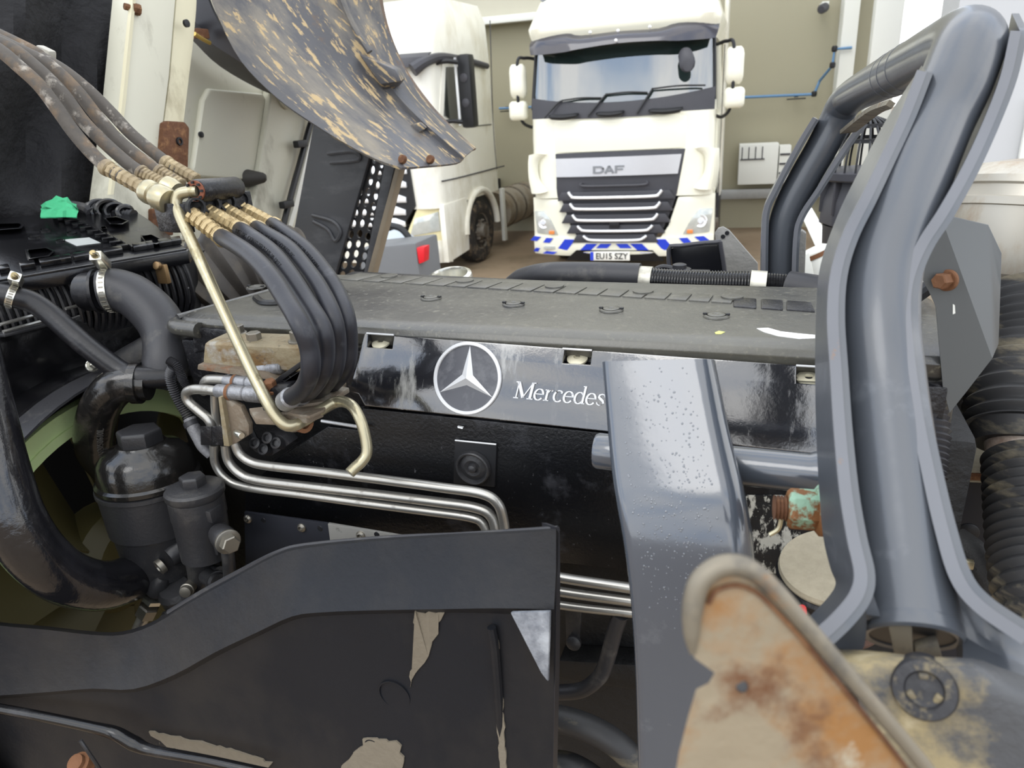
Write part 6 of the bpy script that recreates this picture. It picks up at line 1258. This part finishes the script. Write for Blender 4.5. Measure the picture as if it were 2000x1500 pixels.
b = NB(); q = [T(1000, 1192, .672), T(1078, 1190, .672), T(1074, 1328, .668), T(1060, 1310, .668)]; prism(b, q, (0, -.008, .003)); obj('gusset', b, mat('wet_gusset_sheen', '6d7178', .25, bump=[(80, .3, 'n')], layers=[('a9adb2', 12, .45, .65, E1, .3)]), fd, bev=.003)  # wet upturned face; its bright sheen is painted in with pale greys
b = NB(); tube(b, [T(x, y, .676) for x, y in ((960, 1225), (966, 1260), (972, 1330), (978, 1420), (984, 1520))], .006, 8); obj('fender_crease', b, m_fdr, fd)
b = NB(); tube(b, [T(x, y, Y) for x, y, Y in ((-70, 1372, .565), (60, 1395, .585), (180, 1420, .6), (225, 1432, .605), (262, 1452, .61), (300, 1466, .615), (400, 1484, .62), (520, 1510, .63))], [.0085, .0085, .009, .011, .012, .009, .008, .008], 14); obj('fender_ridge', b, m_wet, fd)
def fY(x, y):
    G = [TopE, Mid, Mid2, Bot, Bot2]; c_ = []
    for g in G:
        for p, q in zip(g, g[1:]):
            if p[0] <= x <= q[0]: f = (x-p[0])/(q[0]-p[0]); c_.append((p[1]+(q[1]-p[1])*f, p[2]+(q[2]-p[2])*f)); break
    for p, q in zip(c_, c_[1:]):
        if p[0] <= y <= q[0]: return p[1]+(q[1]-p[1])*(y-p[0])/(q[0]-p[0])
    return c_[-1][1]
for x, y, r_ in ((728, 1458, .014), (770, 1358, .026)):
    b = NB(); ringband(b, T(x, y, fY(x, y)-.0006), (0, 1, .0), r_-.002, r_, .0018, 28); obj('moulded_ring', b, m_fdr, fd)
m_mud = mat('dried_mud', '6f6759', .9, var=.15, vs=60, bump=[(120, .4, 'n')])
def streak(q, Y0=.6775, th=.001, jag=5, name='mud_streak'):
    """thin dried mud lying on the panel, ragged along its outline"""
    random.seed(int(q[0][0])); P = []
    for (x0, y0), (x1, y1) in zip(q, q[1:]+q[:1]):
        n = max(2, int(math.hypot(x1-x0, y1-y0)/10))
        for k in range(n): f = k/n; P.append((x0+(x1-x0)*f+random.uniform(-jag, jag), y0+(y1-y0)*f+random.uniform(-jag, jag)*.6))
    P = [T(x, y, fY(x, y)-.0022) for x, y in P]; b = NB(); prism(b, P, (0, .005, 0)); bmesh.ops.triangulate(b, faces=b.faces[:]); obj(name, b, m_mud, fd)
streak([(806, 1196), (868, 1198), (852, 1240), (832, 1285), (812, 1318), (800, 1345), (806, 1300), (818, 1260)], .676)
streak([(660, 1510), (690, 1468), (720, 1440), (780, 1450), (786, 1490), (776, 1520)], .659, jag=6)
streak([(962, 1240), (970, 1240), (978, 1330), (985, 1420), (988, 1510), (978, 1510), (970, 1400)], .667, jag=2)
streak([(290, 1430), (380, 1448), (470, 1470), (530, 1492), (520, 1510), (420, 1482), (330, 1460)], .632, jag=4)
t = thing('rusty_screw', 'rusty screw head below the ridge at the bottom left corner', 'screw')
b = NB(); lathe(b, T(155, 1492, .575), (0, -.6, 1), [(.016, -.02), (.016, -.004), (.019, -.003), (.019, .002), (.014, .004), (.014, .012), (.009, .014)], 24); obj('screw_head', b, m_orange, t)
b = NB(); tube(b, [T(157, 1446, .56), T(172, 1468, .56), T(196, 1505, .565), T(210, 1540, .57)], .0032, 8); solo('thin_wire', b, m_cast, 'thin grey wire end sticking up beside the rusty screw', 'wire')
# ------------------------------------------------------------------ the dark gap between fender and bar
t = thing('engine_hose', 'thin black hose bending down in the dark gap beside the fender', 'hose')
b = NB(); tube(b, [T(x, y, .93) for x, y in ((1212, 1200), (1200, 1235), (1188, 1280), (1172, 1320), (1140, 1346), (1100, 1352), (1060, 1350))], .0135, 14); obj('hose_body', b, m_rubber2, t)
t = thing('engine_hose', 'thick dusty black hose at the bottom of the dark gap beside the fender', 'hose')
b = NB(); tube(b, [T(x, y, .84) for x, y in ((1040, 1395), (1100, 1406), (1150, 1422), (1200, 1450), (1240, 1490), (1270, 1540))], .0215, 18); obj('hose_body', b, m_bellow, t)
t = thing('engine_hose', 'lowest dusty hose, only its top showing at the bottom edge', 'hose')
b = NB(); tube(b, [T(x, y, .82) for x, y in ((1060, 1490), (1120, 1500), (1180, 1540), (1220, 1580))], .022, 18); obj('hose_body', b, m_bellow, t)
t = thing('pipe_clip', 'dark steel bracket strap with round bolt below the steel pipes', 'bracket')
b = NB(); prism(b, [T(*p, .945) for p in ((1103, 1190), (1136, 1195), (1132, 1250), (1120, 1268), (1106, 1262))], (0, .008, 0)); obj('strap', b, m_cast, t, bev=.002)
b = NB(); lathe(b, T(1122, 1253, .944), (0, -1, .2), [(.013, 0), (.013, .008), (.010, .010), (.0001, .011)], 20); obj('strap_bolt', b, m_cast, t)
b = NB()
prism(b, [T(*p, 1.03) for p in ((1090, 1290), (1250, 1300), (1250, 1350), (1090, 1330))], (0, .05, 0)); obj('sump_ledge', b, m_eng, eb, bev=.008)
# ================================================================== right-hand side: exhaust, shield, ducts, rail
ex = thing('exhaust_drum', 'large rust-stained cream metal exhaust drum at the right edge', 'drum')
DC = T(2010, 470, 1.72); dax = V((.12, .22, 1)).normalized()
b = NB(); lathe(b, DC, dax, [(.07, -.17), (.10, -.135), (.158, -.075), (.176, -.02), (.178, .05), (.182, .052), (.182, .066), (.178, .068), (.172, .09), (.176, .094), (.172, .108), (.14, .135), (.08, .15), (.0001, .152)], 64); obj('drum_shell', b, m_muff, ex, ang=25)
b = NB(); lathe(b, DC-dax*.165, dax, [(.075, -.03), (.1, -.028), (.102, 0), (.09, .006)], 40); obj('drum_flange', b, m_rust, ex)
t = thing('intake_bellows', 'upper wide ribbed dusty black bellows duct below the rusty drum', 'duct')
b = NB(); bellow(b, [T(2015, 590, 1.5), T(2010, 680, 1.42), T(1995, 770, 1.33), T(1990, 850, 1.27)], [.082, .082, .08, .078], 13, .010, 40, 6); obj('bellows', b, m_bellow, t)
b = NB(); tube(b, [T(1992, 838, 1.275), T(1990, 872, 1.255)], [.076, .064], 32, smooth=False); obj('bellows_cuff', b, m_bellow, t)
b = NB(); tube(b, [T(1994, 860, 1.26), T(2004, 915, 1.22)], .052, 32, smooth=False); obj('pale_sleeve', b, mat('pale_sleeve', 'a89b90', .6, layers=[('6b4c38', 10, .55, .7, E1, .8)]), t)
t = thing('intake_bellows', 'lower long ribbed dusty black bellows duct at the right edge', 'duct')
b = NB(); bellow(b, [T(2010, 900, 1.2), T(2020, 980, 1.14), T(2030, 1080, 1.07), T(2044, 1180, 1.0), T(2070, 1300, .94)], [.062, .064, .064, .062, .06], 19, .007, 40, 6); obj('bellows', b, m_bellow, t)
t = thing('small_bellows', 'small ribbed black hose peeping out right of the near arch leg', 'duct')
b = NB(); bellow(b, [T(1790, 760, 1.1), T(1808, 840, 1.06), T(1800, 930, 1.02)], .030, 16, .0045, 28); obj('bellows', b, m_rubber2, t)
hs = thing('heat_shield', 'folded grey sheet metal heat shield with a rusty bolt in front of the drum', 'shield')
YS = 1.05
ridge = [T(1836, 425, YS), T(1880, 540, YS), T(1938, 700, YS)]
b = NB(); q = [T(x, y, Y) for x, y, Y in ((1836, 418, YS), (1800, 520, YS+.0), (1796, 536, YS), (1815, 570, YS), (1828, 600, YS), (1836, 690, YS), (1842, 760, YS), (1855, 806, YS), (1890, 762, YS-.0), (1938, 700, YS))]; prism(b, q, (0, .004, 0)); obj('shield_face', b, m_shield, hs)
b = NB(); hexa_pts = [T(1836, 418, YS), T(1930, 440, YS+.045), T(1956, 495, YS+.05), T(1954, 560, YS+.045), T(1950, 672, YS+.02), T(1938, 700, YS)]; prism(b, hexa_pts, (.001, .004, 0)); bmesh.ops.triangulate(b, faces=b.faces[:]); obj('shield_wing', b, m_shield, hs)
b = NB(); hexbolt(b, T(1852, 547, YS), (-.9, -1, .1), .0105, .022); obj('rusty_bolt', b, m_orange, hs, lab='rusty hexagon bolt')
b = NB(); prism(b, [T(x, y, YS-.0006) for x, y in ((1861, 594), (1865, 596), (1866, 612), (1861, 614))], (0, .001, 0)); obj('shield_slot', b, m_trim, hs)
t = thing('side_plate', 'pale grey worn plate right of the near arch leg, by the shield', 'plate')
b = NB(); prism(b, [T(x, y, 1.35) for x, y in ((1770, 655), (1840, 668), (1842, 722), (1770, 715))], (0, .01, 0)); obj('plate', b, m_galv, t, bev=.002)
b = NB(); prism(b, [T(x, y, 1.36) for x, y in ((1775, 560), (1835, 575), (1842, 662), (1775, 655))], (0, .01, 0)); obj('rusty_sheet', b, m_muff, t, bev=.002)
b = NB(); tube(b, [T(1780, 585, 1.3), T(1815, 560, 1.3)], .012, 10, smooth=False); obj('dark_strut', b, m_black, t)
rl = thing('chassis_rail', 'black chassis rail with round holes and a sandy ledge, right edge', 'rail')
YR = 1.28
b = NB(); prism(b, [T(x, y, YR) for x, y in ((1780, 938), (2100, 950), (2100, 1330), (1780, 1290))], (0, .02, 0)); obj('rail_web', b, mat('rail_black', '1e2027', .4, var=.15), rl)
b = NB(); hexa(b, [T(1780, 936, YR-.012), T(2100, 952, YR-.012), T(2100, 946, YR-.012), T(1780, 930, YR-.012)]+[V((p.x, YR+.35, p.z)) for p in (T(1780, 936, YR-.012), T(2100, 952, YR-.012), T(2100, 946, YR-.012), T(1780, 930, YR-.012))]); obj('rail_ledge', b, m_sand, rl)
b = NB(); prism(b, [T(x, y, YR-.014) for x, y in ((1780, 918), (2100, 936), (2100, 948), (1780, 932))], (0, .003, 0)); obj('rusty_lip', b, m_rust, rl)
for x, y, r_ in ((1870, 966, .012), (1891, 1040, .018)):
    b = NB(); lathe(b, T(x, y, YR-.001), (0, -1, 0), [(r_, 0), (r_*.9, .001), (.0001, .0012)], 24); obj('rail_hole', b, m_black, rl)
b = NB(); P = [T(1812, 742, 1.5), T(1900, 800, 1.5)]; prism(b, [T(x, y, 1.45) for x, y in ((1770, 716), (1912, 705), (1925, 770), (1905, 810), (1868, 850), (1770, 870))], (0, .15, 0)); solo('black_casing', b, m_coverside, 'black casing behind the folded grey heat shield', 'casing', bev=.02)
t = thing('braided_hose', 'short braided black hose lying against the chassis rail', 'hose')
b = NB(); tube(b, [T(1862, 1058, 1.2), T(1895, 1082, 1.18), T(1922, 1112, 1.16), T(1950, 1160, 1.14)], .028, 20); obj('hose_body', b, mat('braid', '3a3a3a', .4, var=.3, vs=200, bump=[(300, .8, 'n')]), t)
b = NB(); tube(b, [T(1860, 1140, 1.2), T(1948, 1152, 1.2), T(2000, 1158, 1.2)], .008, 8); obj('steel_strip', b, m_galv, t)
b = NB(); box(b, T(1893, 1102, 1.1), (.012, .01, .014)); obj('brass_tag', b, m_zinc, t, bev=.002)
# ------------------------------------------------------------------ snorkel with its cage, behind the arch
sn = thing('snorkel', 'black air intake snorkel with a domed wire cage behind the arch', 'intake')
c_ = T(1686, 332, 2.6); Rr = .125
b = NB(); lathe(b, c_, (0, 0, 1), [(Rr*1.04, -.025), (Rr*1.08, -.02), (Rr*1.08, .0), (Rr*1.0, .004)], 40); obj('cage_base', b, m_dkgrey, sn)
for k in range(24):
    an = 2*math.pi*k/24; b = NB(); tube(b, [c_+V((Rr*math.cos(an)*math.cos(t_), Rr*math.sin(an)*math.cos(t_), Rr*1.28*math.sin(t_))) for t_ in (R(0), R(20), R(40), R(60), R(78), R(88))], .0036, 6, 3); obj('cage_wire', b, m_black, sn)
for t_ in (R(36), R(58)):
    b = NB(); ringband(b, c_+V((0, 0, Rr*1.28*math.sin(t_))), (0, 0, 1), Rr*math.cos(t_)-.004, Rr*math.cos(t_)+.003, .012, 40); obj('cage_ring', b, m_black, sn)
b = NB(); lathe(b, c_, (0, 0, 1), [(.085, -.36), (.10, -.24), (.105, -.17)], 32); obj('snorkel_pipe', b, m_rubber2, sn)
b = NB(); lathe(b, c_, (0, 0, 1), [(.09, -.17), (.118, -.165), (.112, -.09), (.095, -.04), (.095, -.02)], 8); obj('snorkel_head', b, m_dkgrey, sn, bev=.006)
for k in range(8):
    an = 2*math.pi*k/8; b = NB(); box(b, c_+V((.105*math.cos(an), .105*math.sin(an), -.075)), (.03, .008, .11), rot('Z', an)); obj('head_rib', b, m_dkgrey, sn, bev=.002)
# pale beam, white parts seen between the legs
b = NB(); p0_, p1_ = T(1566, 415, 3.2), T(1625, 492, 3.0); M = Matrix(((p1_-p0_).normalized(), V((0, 1, 0)), (p1_-p0_).normalized().cross(V((0, 1, 0))))).transposed()
hexa(b, [T(*p) for p in ((1564, 420, 3.2), (1600, 500, 3.0), (1626, 480, 3.0), (1585, 408, 3.2))]+[T(*p)+V((0, .1, 0)) for p in ((1564, 420, 3.2), (1600, 500, 3.0), (1626, 480, 3.0), (1585, 408, 3.2))]); solo('pale_beam', b, m_trim, 'slanting pale painted beam behind the rear arch leg', 'beam', bev=.01)
t = thing('white_canister', 'white canister with a rusty band, between the two arch legs', 'canister')
c_ = T(1592, 490, 2.5); b = NB(); lathe(b, c_, V((.5, -.1, -1)), [(.03, -.012), (.05, 0), (.05, .2)], 28); obj('canister_body', b, m_trim, t)
b = NB(); ringband(b, c_+V((.5, -.1, -1)).normalized()*.012, V((.5, -.1, -1)), .048, .053, .014); obj('rusty_band', b, m_orange, t)
b = NB(); prism(b, [T(x, y, 2.45) for x, y in ((1568, 500), (1580, 492), (1596, 560), (1560, 560))], (0, .02, 0)); obj('canister_flap', b, m_trim, t, bev=.004)
b = NB(); tube(b, [c_+V((.05, 0, -.1)), V((c_.x+.05, 2.3, c_.z-.5)), V((.3, 2.05, H-.75))], .03, 10); obj('canister_strut', b, m_black, t)
finish()
